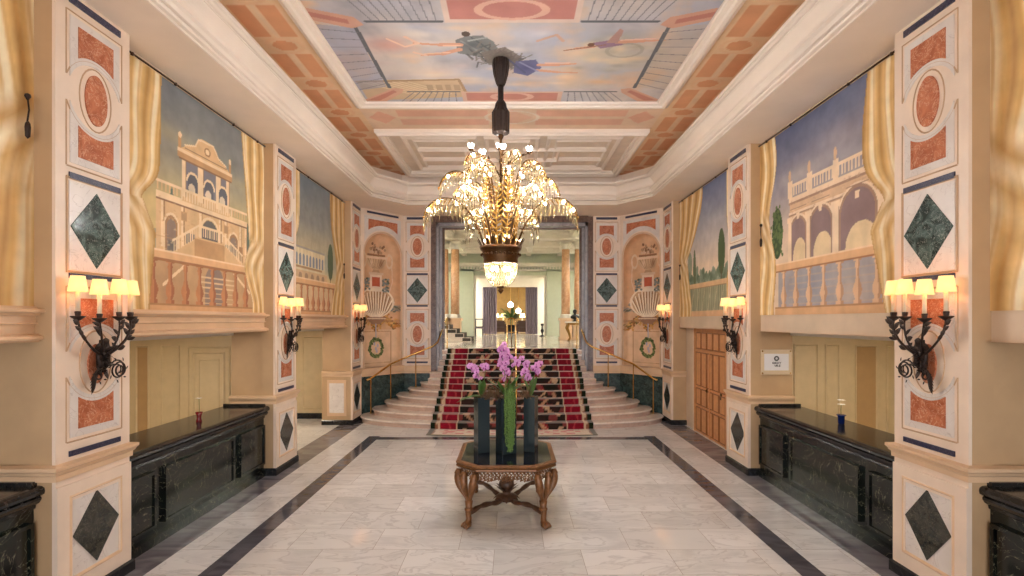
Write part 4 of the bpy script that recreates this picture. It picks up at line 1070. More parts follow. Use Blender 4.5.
# flat foot of the rug has pale ground
ft=v<.62; P_.put(ft&(ax<1.79),mix((222,204,186),(214,160,150),np.clip(n1,0,1)))
P_.put(ft&(ax<1.6)&(v>.16)&((np.sin(u*17+n1)*np.sin(v*21)+.3*n1)>.25),(206,112,112)); P_.put((v<.05),(60,72,50)); P_.put((v>.05)&(v<.08)&(ax<1.85),cream)
o=gridobj('carpet_runner',P.reshape(-1,3),nu,nv,P_.rgba(),M['rug'],thick=-.01)
tag(o,'crimson and dark green patterned carpet runner laid down the middle of the stairs','carpet')

# ================================================================== HANDRAILS
def handrail(s):
    r=empty('brass_handrail',(0,0,0)); tag(r,'brass handrail with slim posts on the %s side of the stairs'%('left' if s<0 else 'right'),'handrail','brass handrails')
    posts=[(3.74,13.5,.145,1.05),(3.36,14.12,.435,1.38),(2.72,14.42,.725,1.66)]
    for (x,y,z,zt) in posts:
        MB().lathe([(.03,0),(.03,.015),(.014,.03),(.013,zt-z)],(s*x,y,z),10).obj('post',M['gold'],r)
    rl=[(3.82,13.40,1.04),(3.74,13.5,1.07),(3.36,14.12,1.40),(2.72,14.42,1.68),(2.25,14.50,1.87),(2.12,14.52,1.98),(2.06,15.1,2.35),(2.0,15.62,2.66),(2.0,15.8,2.70)]
    MB().tube([(s*x,y,z) for x,y,z in rl],.024,10).obj('rail',M['gold'],r)
    MB().lathe([(.03,0),(.016,.02),(.015,.94)],(s*2.0,15.72,1.74),10).obj('post',M['gold'],r)
handrail(-1); handrail(1)
r=empty('brass_handrail',(-.02,15.8,1.74)); tag(r,'double brass handrail standing in the middle of the stairs behind the orchids','handrail','brass handrails')
for q in (-.125,.125):
    MB().tube([(q,-.14,0),(q,-.14,.88)],.016,8).obj('post',M['gold'],r)
    MB().tube([(q,-3.55,-1.6+.05),(q,-3.55,-.70),(q,-3.4,-.62),(q,-.16,.86),(q,0,.90),(q*.4,.03,.93),(0,.03,.94)],.02,8).obj('rail',M['gold'],r)
MB().tube([(-.125,-.14,.5),(.125,-.14,.5)],.014,8).tube([(0,-.14,0),(0,-.14,.9)],.012,8).obj('cross_bar',M['gold'],r)

# ================================================================== SCONCES  (local: wall at y=0, room towards -y)
def make_sconce():
    r=empty('wall_sconce',(0,0,0))
    mb=MB()
    # twisted stem bundle and back leaves
    for k in range(7):
        a=-.9+k*.3; mb.tube([(.01*math.sin(k),-.02,2.10),(.05*math.sin(a*2),-.05-.02*math.cos(k),2.2),(.06*math.sin(a*3),-.06,2.32),(.05*a,-.07,2.43)],[.014,.024,.022,.012],6)
    random.seed(11)
    for k in range(30):
        a=random.uniform(0,2*PI); mb.leaf((random.uniform(-.05,.05),-.03-random.random()*.05,2.2+random.uniform(-.08,.16)),(math.cos(a),-.5-random.random()*.5,math.sin(a)*.9),(0,0,1),random.uniform(.06,.10),random.uniform(.025,.045))
    mb.obj('backplate',M['iron'],r)
    # scrolls at the foot
    for (cx_,cz_,R0,sg,tn,nq) in ((.135,2.13,.10,1,1.7,2),(-.085,2.10,.06,-1,1.2,1)):
        m=MB()
        for q in range(nq):
            pts=[(0,-.05,2.30-.03*q),(sg*.03,-.08,2.22-.04*q)]
            for i in range(34):
                t=i/33; a=(PI*.75 if sg>0 else PI*.25)-sg*t*tn*2*PI; rad=R0*(1-.2*q)*(1-.68*t)
                pts.append((cx_+rad*math.cos(a),-.09-.025*q,cz_+rad*math.sin(a)))
            m.tube(pts,[.008]*24+[.006]*12,6)
        for k in range(7):
            a=k*.9; m.leaf((cx_+R0*math.cos(a),-.10,cz_+R0*math.sin(a)),(math.cos(a+.8),-.2,math.sin(a+.8)),(0,-1,0),.04,.016)
        m.obj('scroll',M['iron'],r)
    m=MB()
    for k in range(6): m.leaf((-.03-.012*k,-.05,2.17-.02*k),(-.75+.1*k,-.25,-.8),(0,-1,0),.15,.04)
    m.obj('foot_leaves',M['iron'],r)
    random.seed(5)
    for ph in (-75,-28,12,50,88):
        p=math.radians(ph); x=.33*math.sin(p) if ph<80 else .30; o=.06+.10*math.cos(p) if ph<80 else .10; y=-o
        zc=2.63+.01*math.cos(ph)
        arm=MB(); pts=[]
        for i in range(9):
            t=i/8; pts.append((x*(1-(1-t)**1.8)*(1.0+.06*math.sin(t*PI)), -.06+(y+.06)*math.sin(t*PI/2)-.02*math.sin(t*PI), 2.27+(zc-2.27)*t**1.25))
        arm.tube(pts,[.014,.013,.012,.011,.010,.010,.009,.009,.009],6)
        a=arm.obj('arm',M['iron'],r)
        lf=MB()
        for i in (2,4,5,6,7):
            b=pts[i]; sgn=random.choice((-1,1)); lf.leaf(b,(sgn*.8,-.3,.5+random.uniform(-.4,.5)),(0,-1,0),random.uniform(.07,.11),random.uniform(.035,.055))
        lf.obj('leaves',M['iron'],a)
        MB().lathe([(.004,-.03),(.02,-.02),(.045,.0),(.06,.012),(.055,.018),(.02,.016),(.022,.03),(.026,.055),(.02,.06)],(x,y,zc),12).obj('drip_pan',M['iron'],a)
        MB().lathe([(.0185,.02),(.0185,.27),(.006,.275)],(x,y,zc),10).obj('candle_tube',M['candle'],a)
        sh=MB(); zb=zc+.235; n=18; prof=[(.076,zb),(.065,zb+.072),(.054,zb+.143)]
        vs=[(x+rr*math.cos(2*PI*k/n),y+rr*math.sin(2*PI*k/n),z) for rr,z in prof for k in range(n)]+[(x+(rr-.002)*math.cos(2*PI*k/n),y+(rr-.002)*math.sin(2*PI*k/n),z) for rr,z in prof for k in range(n)]
        N=3*n; fs=[(i*n+k,i*n+(k+1)%n,(i+1)*n+(k+1)%n,(i+1)*n+k) for i in range(2) for k in range(n)]+[(N+i*n+k,N+(i+1)*n+k,N+(i+1)*n+(k+1)%n,N+i*n+(k+1)%n) for i in range(2) for k in range(n)]
        fs+=[(k,N+k,N+(k+1)%n,(k+1)%n) for k in range(n)]+[(2*n+k,2*n+(k+1)%n,N+2*n+(k+1)%n,N+2*n+k) for k in range(n)]
        sh.add(vs,fs,0,True); sh.obj('lamp_shade',M['shade'],a)
        MB().lathe([(.003,0),(.011,.012),(.012,.025),(.003,.045)],(x,y,zc+.275),8).obj('bulb',M['sbulb'],a)
    return r
sc0=make_sconce()
slab={(-1,0):'wrought iron leafy sconce with lit shades on the nearest left pilaster',(-1,1):'wrought iron leafy sconce on the left pilaster at the end of the black counter',(-1,2):'wrought iron leafy sconce beside the left urn niche',
      (1,0):'wrought iron leafy sconce with lit shades on the nearest right pilaster',(1,1):'wrought iron leafy sconce on the right pilaster between counter and oak door',(1,2):'wrought iron leafy sconce beside the right urn niche'}
first=True
for i,(a,b) in enumerate(PIL):
    for s in (-1,1):
        loc=(s*(XF-.014),(a+b)/2,0); rz=PI/2 if s<0 else -PI/2
        if first: c=sc0; c.location=loc; c.rotation_euler=(0,0,rz); first=False
        else: c=copy_tree(sc0,None,loc,rz)
        if s>0:  # mirror so that the open side faces the same way as in the photo
            c.scale=(-1,1,1)
        tag(c,slab[(s,i)],'wall sconce','wrought iron wall sconces')
# ================================================================== CHANDELIER
CX,CY=-.165,7.5
ch=empty('chandelier',(CX,CY,0)); tag(ch,'large brass palm leaf chandelier with crystal fringes and lit bulbs hanging from the painted ceiling','chandelier')
pz=lambda py: 2.62+(320-py)*7.5/510
# ribbed sleeve, rod, bell, stem
mb=MB(); n=16
def ribbed(mb,prof,n=32):
    for (r0,z0),(r1,z1) in zip(prof[:-1],prof[1:]):
        pass
    vs=[]
    for (r,z) in prof:
        for k in range(n):
            a=2*PI*k/n; rr=r*(1+.07*(k%2)); vs.append((rr*math.cos(a),rr*math.sin(a),z))
    N=len(prof); fs=[(i*n+k,i*n+(k+1)%n,(i+1)*n+(k+1)%n,(i+1)*n+k) for i in range(N-1) for k in range(n)]+[tuple(range(n-1,-1,-1)),tuple(range((N-1)*n,N*n))]
    mb.add(vs,fs,0,False)
ribbed(mb,[(.05,pz(86)),(.07,pz(83)),(.105,pz(74)),(.12,pz(66)),(.11,pz(60)),(.06,ZC-.032)]); mb.obj('ceiling_sleeve',M['darkpipe'],ch)
MB().tube([(0,0,pz(110)),(0,0,pz(84))],.042,12).obj('upper_rod',M['darkpipe'],ch)
mb=MB(); ribbed(mb,[(.06,pz(135)),(.12,pz(133)),(.125,pz(113)),(.10,pz(110)),(.085,pz(108)),(.075,pz(104)),(.05,pz(101))],28); mb.obj('bell_cover',M['darkpipe'],ch)
MB().lathe([(.02,pz(215)),(.045,pz(205)),(.05,pz(199)),(.03,pz(195)),(.018,pz(190)),(.018,pz(140)),(.05,pz(136)),(.02,pz(134))],(0,0,0),12).obj('stem',M['bronze'],ch)
random.seed(21)
# flower lights on thin arms
for (az,rr,zt) in ((PI,.44,pz(150)),(0,.42,pz(153)),(PI*.55,.16,pz(146)),(-PI*.45,.22,pz(156)),(PI*1.25,.36,pz(162))):
    c,s_=math.cos(az),math.sin(az); z0=pz(178)
    pts=[(0,0,z0),(rr*.3*c,rr*.3*s_,z0+(zt-z0)*.55),(rr*.65*c,rr*.65*s_,z0+(zt-z0)*.85),(rr*c,rr*s_,zt)]
    a=MB().tube(pts,[.014,.012,.01,.01],6)
    for k in range(3): a.leaf(pts[1+k%2],(c+random.uniform(-.7,.7),s_+random.uniform(-.7,.7),.8),(0,0,1),.1,.03)
    a.lathe([(.012,-.02),(.035,0),(.04,.02),(.02,.022)],pts[3],10); ao=a.obj('flower_arm',M['bronze'],ch)
    f=MB(); 
    for k in range(6):
        q=k*PI/3; f.leaf(Vector(pts[3])+Vector((0,0,.02)),(math.cos(q),math.sin(q),1.1),(0,0,1),.085,.055,0,-.1)
    f.obj('flower_shade',M['flowerbulb'],ao)
# palm fronds
def frond(az,base,peak,tip,wl,ncr,crl,name='frond'):
    c,s_=math.cos(az),math.sin(az)
    (r0,z0),(r1,z1),(r2,z2)=base,peak,tip; pts=[]; K=18
    P0=Vector((r0,0,z0)); P1=Vector((r0+(r1-r0)*.25,0,z0+(z1-z0)*.75)); P2=Vector((r1-.05,0,z1+.03)); Pm=Vector((r1,0,z1)); P3=Vector((r2,0,z2))
    def bez(t):
        if t<.62:
            q=t/.62; a=(1-q)**2; b=2*q*(1-q); d=q*q; C=Vector((r0+(r1-r0)*.38,0,z1+.0)); return P0*a+C*b+Pm*d
        q=(t-.62)/.38; a=(1-q)**2; b=2*q*(1-q); d=q*q; C=Vector((r1+(r2-r1)*.75,0,z1+.01)); return Pm*a+C*b+P3*d
    L=[bez(i/K) for i in range(K+1)]
    W=lambda p,o=0: (p.x*c-o*s_, p.x*s_+o*c, p.z)
    m=MB(); m.tube([W(p) for p in L],[.020-.013*i/K for i in range(K+1)],6,1)
    side=Vector((-s_,c,0))
    for i in range(3,K+1):
        t=i/K; d=(L[i]-L[i-1]).normalized(); dw=Vector((d.x*c,d.x*s_,d.z))
        ln=wl*math.sin(PI*min(1,.18+.75*t))**.7
        for sg in (-1,1):
            m.leaf(W(L[i]),dw*.55+side*sg*1.0+Vector((0,0,-.25)),(0,0,1),ln,.028,0,.3)
    fo=m.obj(name,[M['goldleaf'],M['bronze']],ch)
    # crystal fringe
    g=MB(); rs=random.Random(int(az*100)+int(r1*100))
    for i in range(6,K+1):
        t=i/K; ln=wl*math.sin(PI*min(1,.18+.75*t))**.7
        for sg in (-1,1):
            for o in ((.35,.75) if ncr>1 else (.6,)):
                p=Vector(W(L[i],sg*ln*o)); p.z-=.03*o+.015; l=crl*rs.uniform(.7,1.25)
                g.add([p,p+Vector((.0045,0,-.012)),p+Vector((0,.0045,-.012)),p+Vector((-.0045,0,-.012)),p+Vector((0,-.0045,-.012)),p+Vector((0,0,-.024))],[(0,1,2),(0,2,3),(0,3,4),(0,4,1),(5,2,1),(5,3,2),(5,4,3),(5,1,4)])
                q=p+Vector((0,0,-.026)); w=.0075
                g.add([q,q+Vector((w,0,-l*.75)),q+Vector((0,w,-l*.75)),q+Vector((-w,0,-l*.75)),q+Vector((0,-w,-l*.75)),q+Vector((0,0,-l))],[(0,1,2),(0,2,3),(0,3,4),(0,4,1),(5,2,1),(5,3,2),(5,4,3),(5,1,4)])
    go=g.obj('crystal_fringe',M['crystal'],fo); go['kind']='stuff'
    return L,W,fo
def bulb(p,par,r=.017,nm='bulb'):
    MB().ball(p,r,8,6,0,1.25).obj(nm,M['bulb'],par)
NB=0
for k in range(6):
    L,W,fo=frond(k*PI/3,(.17,pz(262)),(.80,pz(198)),(1.13,pz(216)),.19,2,.20)
    for i in (9,13,16): p=Vector(W(L[i])); p.z-=.045; bulb(p,fo)
for k in range(6):
    L,W,fo=frond(k*PI/3+.22,(.15,pz(250)),(.62,pz(174)),(.90,pz(190)),.16,1,.17)
    for i in (8,14): p=Vector(W(L[i])); p.z-=.045; bulb(p,fo)
for k in range(5):
    L,W,fo=frond(k*PI*2/5+.1,(.10,pz(235)),(.42,pz(159)),(.64,pz(171)),.14,1,.12)
    for i in (7,13): p=Vector(W(L[i])); p.z-=.045; bulb(p,fo)
# standing inner palm leaves with bulbs
for k in range(10):
    a=k*2*PI/10+.1; c,s_=math.cos(a),math.sin(a); R=.17; zt=pz(183)-(k%2)*.15; m=MB(); z0=pz(262)
    K=14; L=[Vector((R+.10*math.sin(t/K*PI*.6),0,z0+(zt-z0)*t/K)) for t in range(K+1)]; W=lambda p,o=0:(p.x*c-o*s_,p.x*s_+o*c,p.z)
    m.tube([W(p) for p in L],.010,6)
    for i in range(1,K+1):
        for sg in (-1,1): m.leaf(W(L[i]),Vector((-s_*sg+c*.3,c*sg+s_*.3,.9)),(c,s_,0),.12,.026,0,.2)
    fo=m.obj('inner_leaf',M['goldleaf'],ch)
    if k%2==0:
        for i in (4,9): p=Vector(W(L[i]+Vector((.05,0,0)))); bulb(p,fo)
# bronze basket, crown, glass bowl
m=MB().lathe([(.30,pz(249)),(.315,pz(247)),(.30,pz(250)),(.27,pz(252)),(.275,pz(256)),(.25,pz(259)),(.255,pz(262)),(.24,pz(264)),(.20,pz(264)),(.19,pz(250))],(0,0,0),40)
for k in range(20):
    a=2*PI*k/20; c,s_=math.cos(a),math.sin(a); m.leaf((.27*c,.27*s_,pz(250)),(c*.35,s_*.35,1),(c,s_,0),.20,.06,0,-.15)
for k in range(28):
    a=2*PI*k/28; m.ball((.285*math.cos(a),.285*math.sin(a),pz(255)),.018,6,4)
m.obj('basket',M['bronze'],ch)
m=MB(); prof=[(.235,pz(263)),(.24,pz(267)),(.225,pz(273)),(.19,pz(279)),(.13,pz(284)),(.05,pz(287))]
for (r_,z) in [(r_+(r2-r_)*q,z+(z2-z)*q) for (r_,z),(r2,z2) in zip(prof[:-1],prof[1:]) for q in (0,.33,.66)]:
    nn=max(6,int(r_*2*PI/.036))
    for k in range(nn):
        a=2*PI*k/nn+z*9; p=Vector((r_*math.cos(a),r_*math.sin(a),z)); w=.013
        m.add([p+Vector((0,0,w*1.3)),p+Vector((w,0,0)),p+Vector((0,w,0)),p+Vector((-w,0,0)),p+Vector((0,-w,0)),p+Vector((0,0,-w*1.6))],[(0,1,2),(0,2,3),(0,3,4),(0,4,1),(5,2,1),(5,3,2),(5,4,3),(5,1,4)])
bw=m.obj('crystal_bowl',M['crystal'],ch); bw['kind']='stuff'
for k in range(6): bulb((.12*math.cos(k*PI/3),.12*math.sin(k*PI/3),pz(269)),bw,.022)
MB().lathe([(.002,pz(294)),(.03,pz(292)),(.05,pz(290)),(.02,pz(289)),(.06,pz(287.5)),(.06,pz(286)),(.01,pz(285))],(0,0,0),14).obj('finial',M['bronze'],ch)

# ================================================================== TABLE
TX,TY=-.075,7.08
tb=empty('carved_table',(TX,TY,0)); tag(tb,'octagonal carved wooden table with black glass top on scrolled legs','table')
def octa(hx,hy,c): return [(-hx+c,-hy),(hx-c,-hy),(hx,-hy+c),(hx,hy-c),(hx-c,hy),(-hx+c,hy),(-hx,hy-c),(-hx,-hy+c)]
hx,hy,cc=.645,.75,.27
mb=MB(); p=octa(hx,hy,cc)
mb.sweep(p,[(.10,.80),(.02,.805),(.0,.80),(-.008,.785),(-.0,.772),(.015,.765),(.0,.755),(-.004,.74),(.012,.725),(.03,.715),(.12,.71)],closed=True); mb.obj('table_rim',M['rimwood'],tb)
MB().prism_xy(octa(hx-.06,hy-.06,cc-.03),.775,.803).obj('glass_top',M['tabletop'],tb)
mb=MB(); pp=octa(hx-.06,hy-.06,cc-.03)
for i in range(8):
    a=Vector(pp[i]); b=Vector(pp[(i+1)%8]); L=(b-a).length; n_=int(L/.045)
    for k in range(n_):
        q=a+(b-a)*(k+.5)/n_; d=(b-a).normalized()
        mb.ball((q.x,q.y,.70),.014,6,4)
        pts=[(q.x+d.x*.022*math.cos(t),q.y+d.y*.022*math.cos(t),.675+.022*math.sin(t)) for t in [j*PI/3 for j in range(7)]]; mb.tube(pts,.006,4)
        dz=.025*math.sin((k+.5)/n_*PI*3)**2
        pts=[(q.x+d.x*(.02+.02*math.cos(t)),q.y+d.y*(.02+.02*math.cos(t)),.645-dz+.022*math.sin(t)) for t in [j*PI/3 for j in range(7)]]; mb.tube(pts,.007,4); mb.ball((q.x,q.y,.62-dz),.011,5,4); mb.tube([(q.x,q.y,.70),(q.x+d.x*.02,q.y+d.y*.02,.62-dz)],.006,4)
mb.obj('pierced_apron',M['rimwood'],tb)
for sx in (-1,1):
    for sy in (-1,1):
        m=MB(); bx,by=sx*.47,sy*.64; d=Vector((sx*.7,sy*.7,0)); t=Vector((-sx*.7,sy*.7,0))
        for q in (-1,0,1):
            o=t*q*.155*(1 if q else 0)+d*(.04 if q==0 else .0)
            top=Vector((sx*.50,sy*.60,0))+o+d*.0
            pts=[]; rad=[]
            for i in range(15):
                u_=i/14; z=.70-.40*u_; bul=math.sin(PI*min(1,u_*1.25))*.035
                p_=top.lerp(Vector((bx,by,0)),u_**1.4)+(d*.8+t*q*.6)*bul; pts.append((p_.x,p_.y,z)); rad.append(.020+.030*math.sin(PI*min(1,u_*1.1+.12))**1.2*(1-.35*u_)+.006)
            m.tube(pts,rad,10)
            # scroll curl beneath the rim
            cpts=[]
            for i in range(16):
                a=i/15*PI*2.2; R_=.045*(1-.6*i/15); pc=top+d*(.02+R_*math.cos(a)); cpts.append((pc.x,pc.y,.655+R_*math.sin(a)))
            m.tube(cpts,.012,6)
        m.tube([(bx,by,.34),(bx+d.x*.0,by,.26),(bx+d.x*.012,by+d.y*.012,.2),(bx+d.x*.0,by,.12),(bx+d.x*.015,by+d.y*.015,.05)],[.052,.042,.036,.036,.045],12)
        m.lathe([(.03,.26),(.055,.245),(.055,.225),(.035,.21)],(bx,by,0),14)
        for q in (-1,0,1):
            e=Vector((bx,by,0))+d*.075+t*q*.045; m.tube([(bx+t.x*q*.02,by+t.y*q*.02,.075),(e.x-d.x*.02,e.y-d.y*.02,.04),(e.x+d.x*.01,e.y+d.y*.01,.018)],[.026,.024,.017],8)
        m.ball((bx,by,.035),.035,10,6)
        m.obj('leg',M['rimwood'],tb)
mb=MB()
for sx in (-1,1):
    for sy in (-1,1):
        a=Vector((sx*.47,sy*.64,.17)); c=Vector((sx*.07,sy*.09,.17)); pts=[];rad=[]
        for i in range(17):
            t=i/16; p_=a.lerp(c,t); p_.z+= .03*math.sin(t*PI*1.5); pts.append(p_); rad.append(.022+.014*abs(math.sin(t*PI*3)))
        mb.tube(pts,rad,10)
        for i in range(2,15,3): mb.leaf(pts[i],(c-a)+Vector((0,0,.25)),(0,0,1),.10,.06)
mb.obj('stretcher',M['darkwood'],tb)
mb=MB().lathe([(.04,.10),(.10,.12),(.15,.15),(.14,.19),(.08,.21),(.05,.225),(.06,.24),(.05,.26),(.085,.29),(.108,.34),(.098,.39),(.05,.425),(.055,.44),(.01,.465)],(0,0,0),20)
for k in range(12):
    a=k*PI/6; mb.leaf((.06*math.cos(a),.06*math.sin(a),.25),(math.cos(a)*.7,math.sin(a)*.7,1),(math.cos(a),math.sin(a),0),.13,.045,0,-.35)
    mb.leaf((.10*math.cos(a),.10*math.sin(a),.19),(math.cos(a),math.sin(a),-.3),(0,0,1),.10,.06)
mb.obj('urn_finial',M['darkwood'],tb)

# ================================================================== VASES AND ORCHIDS
def vase(x,y,hw,h,rot,label,tilt=0):
    y+=.14; r=empty('glass_vase',(x,y,.803),rot); tag(r,label,'vase','tall dark mirrored vases')
    m=MB(); t=.008
    for (a,b,c,d) in ((-hw,hw,-hw,-hw+t),(-hw,hw,hw-t,hw),(-hw,-hw+t,-hw+t,hw-t),(hw-t,hw,-hw+t,hw-t)): m.box(a,b,c,d,0,h)
    m.box(-hw,hw,-hw,hw,0,.012); m.obj('vase_body',M['vase'],r)
    m=MB().box(-hw+t,hw-t,-hw+t,hw-t,.3,h-.05); m.obj('soil_fill',M['moss'],r)
    return r
vase(-.418,6.9,.085,.76,.42,'dark mirrored glass vase, left of the three on the table')
vase(-.082,6.86,.105,.76,.5,'dark mirrored glass vase in the middle behind the green hanging strands')
vase(.262,6.95,.08,.76,-.35,'dark mirrored glass vase, right of the three on the table')
def flower_mesh():
    m=MB()
    for k,(a,w,l) in enumerate([(90,.036,.045),(210,.034,.045),(330,.034,.045)]):
        q=math.radians(a); m.leaf((0,0,0),(math.cos(q),-.15,math.sin(q)),(0,-1,0),l,w,0,.15)
    for a in (20,160):
        q=math.radians(a); m.leaf((0,-.004,0),(math.cos(q),-.2,math.sin(q)),(0,-1,0),.05,.056,0,.15)
    m.leaf((0,-.008,0),(0,-.8,-.7),(0,-1,0),.026,.024,1,.3); m.ball((0,-.012,.002),.007,6,4,1)
    return m
fm=flower_mesh().obj('flower',[M['petal'],M['petald']])
used_first=[False]
def orchid(x,y,stems,leaves,label,seed,zb=1.52):
    rs=random.Random(seed)
    y+=.14; zb=1.56; r=empty('orchid_plant',(x,y,zb)); tag(r,label,'orchid','potted orchids')
    m=MB().lathe([(.03,-.10),(.06,-.09),(.07,-.0),(.0,.005)],(0,0,0),12); m.obj('root_ball',M['moss'],r)
    for (pts,n0,n1) in stems:
        pv=[Vector(p) for p in pts]; P=[]
        for i in range(len(pv)-1):
            for k in range(6): P.append(pv[i].lerp(pv[i+1],k/6))
        P.append(pv[-1]); m=MB().tube(P,.0045,5); m.obj('flower_stem',M['stemg'],r)
        N=len(P); i0=int(N*n0)
        for k in range(n1):
            p=P[min(N-1,i0+int((N-i0)*k/n1))]+Vector((rs.uniform(-.05,.05),rs.uniform(-.05,.03),rs.uniform(-.03,.03)))
            if not used_first[0]: f=fm; used_first[0]=True
            else: f=fm.copy(); COL.objects.link(f)
            f.parent=r; f.location=p; f.rotation_euler=(rs.uniform(-.5,.5),rs.uniform(-.6,.6),rs.uniform(-1.1,1.1)); s_=rs.uniform(.8,1.2); f.scale=(s_,)*3
    for (d,L,w,b) in leaves:
        m=MB().leaf((0,0,0),d,(0,0,1),L*1.25,w*1.15,0,b); m.obj('leaf',M['leafg'],r)
    return r
orchid(-.418,6.9,[([(0,0,0),(-.03,-.02,.22),(-.06,-.03,.36),(-.13,-.05,.44)],.45,11),([(0,0,0),(.03,0,.2),(.05,0,.36),(.06,-.02,.46)],.7,5)],[((-.9,-.2,.25),.26,.08,.5),((-.6,-.5,.35),.2,.07,.4),((.1,-.3,.9),.22,.09,.1),((-.1,.3,1),.2,.07,.1)],'pink orchid growing from the left mirrored vase',1)
orchid(-.082,6.86,[([(0,0,0),(-.02,-.03,.35),(-.05,-.03,.55),(-.07,-.05,.72)],.38,16),([(0,0,0),(.0,0,.3),(.02,-.02,.5),(.03,-.02,.62)],.3,16),([(0,0,0),(.06,0,.3),(.12,0,.45),(.19,-.02,.53)],.6,8),([(0,0,0),(-.03,.05,.4),(-.01,.02,.6),(-.06,0,.69)],.4,12)],[((.8,-.2,.9),.3,.09,.2),((-.7,-.2,1),.3,.08,.2),((.5,.4,1),.3,.08,.1),((-.3,-.5,1),.26,.07,.2),((.3,-.5,.9),.3,.08,.2)]+[((math.cos(q*2.4),-.4+.3*math.sin(q),1.2),.26,.03,.3) for q in range(12)],'tall full purple pink orchid spray rising from the middle vase',2)
orchid(.262,6.95,[([(0,0,0),(-.02,-.02,.2),(-.07,-.02,.3),(-.10,-.03,.38)],.5,7),([(0,0,0),(.04,0,.25),(.08,0,.38),(.12,-.02,.46)],.5,10),([(0,0,0),(.0,0,.3),(-.03,0,.48)],.8,3)],[((.2,-.3,1),.26,.07,.1),((-.3,.2,1),.24,.06,.1),((.1,.3,1),.24,.07,.1)],'pink orchid growing from the right mirrored vase',3)
# mossy twigs around the vase mouths
def twigs(x,y,label,seed,side):
    rs=random.Random(seed); m=MB()
    for k in range(60):
        a=rs.uniform(0,2*PI); r0=rs.uniform(0,.07); p=Vector((r0*math.cos(a)+side*.05,r0*math.sin(a)-.06,rs.uniform(-.02,.05))); d=Vector((rs.uniform(-.06,.06)+side*.03,rs.uniform(-.08,.03),rs.uniform(.0,.15)))
        m.tube([p,p+d*.5+Vector((rs.uniform(-.02,.02),0,0)),p+d],.003,4)
    o=m.obj('dried_twigs',M['moss'],None,(x,y+.14,1.55)); tag(o,label,'dried twigs','tufts of dried twigs',kind='stuff')
twigs(-.40,6.88,'brown dried twigs spilling from the left mirrored vase',1,1.0); twigs(.25,6.93,'brown dried twigs in the right mirrored vase',2,-1.0); twigs(-.15,6.84,'brown green twigs left of the tall middle orchid',3,-1.2)
# hanging green amaranth strands
rs=random.Random(9); m=MB()
for k in range(26):
    x0=rs.uniform(-.075,.085); y0=rs.uniform(-.185,-.15); zt=1.60+rs.uniform(-.05,.12); zb_=.86+rs.uniform(0,.45)*abs(x0)/.08
    z=zt; x=x0
    m.tube([(x0*.4,-.05,zt+.06),(x0,y0*.8,zt+.04),(x0,y0,zt-.05),(x0,y0,zb_)],.003,4)
    while z>zb_:
        m.ball((x+rs.uniform(-.008,.008),y0+rs.uniform(-.008,.008),z),rs.uniform(.008,.013),5,4); z-=.024
o=m.obj('hanging_amaranth',M['amar'],None,(-.03,6.95,0)); tag(o,'long green hanging amaranth strands over the front of the middle vase','hanging greenery',kind='stuff')

# ================================================================== FAR HALL
Z1=1.74
def hbox(nm,x0,x1,y0,y1,z0,z1,m): return struct(MB().box(x0,x1,y0,y1,z0,z1).obj(nm,m))
hbox('floor',-7,7,15.62,40,Z1-.15,Z1,M['hallfloor'])
hbox('wall_left',-5.2,-5.0,15.1,28,Z1,7.2,M['green_wall']); hbox('wall_right',5.0,5.2,15.1,28,Z1,7.2,M['green_wall'])
mb=MB(); mb.box(-5.2,-2.05,28,28.2,Z1,7.2); mb.box(1.81,5.2,28,28.2,Z1,7.2); mb.box(-2.05,1.81,28,28.2,4.98,7.2); struct(mb.obj('wall_back',M['green_wall']))
mb=MB(); mb.box(-5.2,5.2,15.1,28.2,6.35,6.5); struct(mb.obj('ceiling',M['ivory']))
mb=MB()
for x in (-4.2,-2.6,-.9,.9,2.6,4.2): mb.box(x-.12,x+.12,15.1,28,6.12,6.35); mb.box(x-.2,x+.2,15.1,28,6.27,6.35)
for y in (17.2,19.4,21.8,24.2,26.4): mb.box(-5,5,y-.14,y+.14,6.08,6.35); mb.box(-5,5,y-.24,y+.24,6.25,6.35)
struct(mb.obj('trim_28',M['ivory']))
mb=MB()
for x0,x1 in ((-2.9,-2.1),(1.9,2.7)): mb.box(x0,x1,27.7,28,Z1,5.3); mb.box(x0-.06,x1+.06,27.6,28,5.3,5.5); mb.box(x0-.04,x1+.04,27.64,28,Z1,2.0)
struct(mb.obj('trim_29',M['green_wall']))
mb=MB(); mb.box(-5,5,27.5,28,5.5,5.62); mb.box(-5,5,27.4,28,5.62,5.7); mb.box(-5,5,27.6,28,5.3,5.36)
for k in range(60): mb.box(-4.9+k*.165,-4.82+k*.165,27.45,27.6,5.38,5.5)
struct(mb.obj('trim_30',M['ivory']))
mb=MB(); mb.frame_xz(-2.12,1.9,Z1-.2,5.06,.14,27.93,28); struct(mb.obj('trim_31',M['ivory']))
mb=MB(); mb.box(-5.2,-1.76,31,31.2,Z1,7); mb.box(1.4,5.2,31,31.2,Z1,7); mb.box(-1.76,1.4,31,31.2,4.63,7); struct(mb.obj('wall_back',M['ivory']))
hbox('ceiling',-5.2,5.2,28.2,31,5.2,5.4,M['ivory'])
hbox('wall_back',-5.2,5.2,39,39.2,Z1,7,M['roomwall']); hbox('ceiling',-5.2,5.2,31.2,39.2,5.2,5.4,M['ivory'])
hbox('wall_left',-5.2,-5,28.2,39.2,Z1,7,M['ivory']); hbox('wall_right',5,5.2,28.2,39.2,Z1,7,M['ivory'])
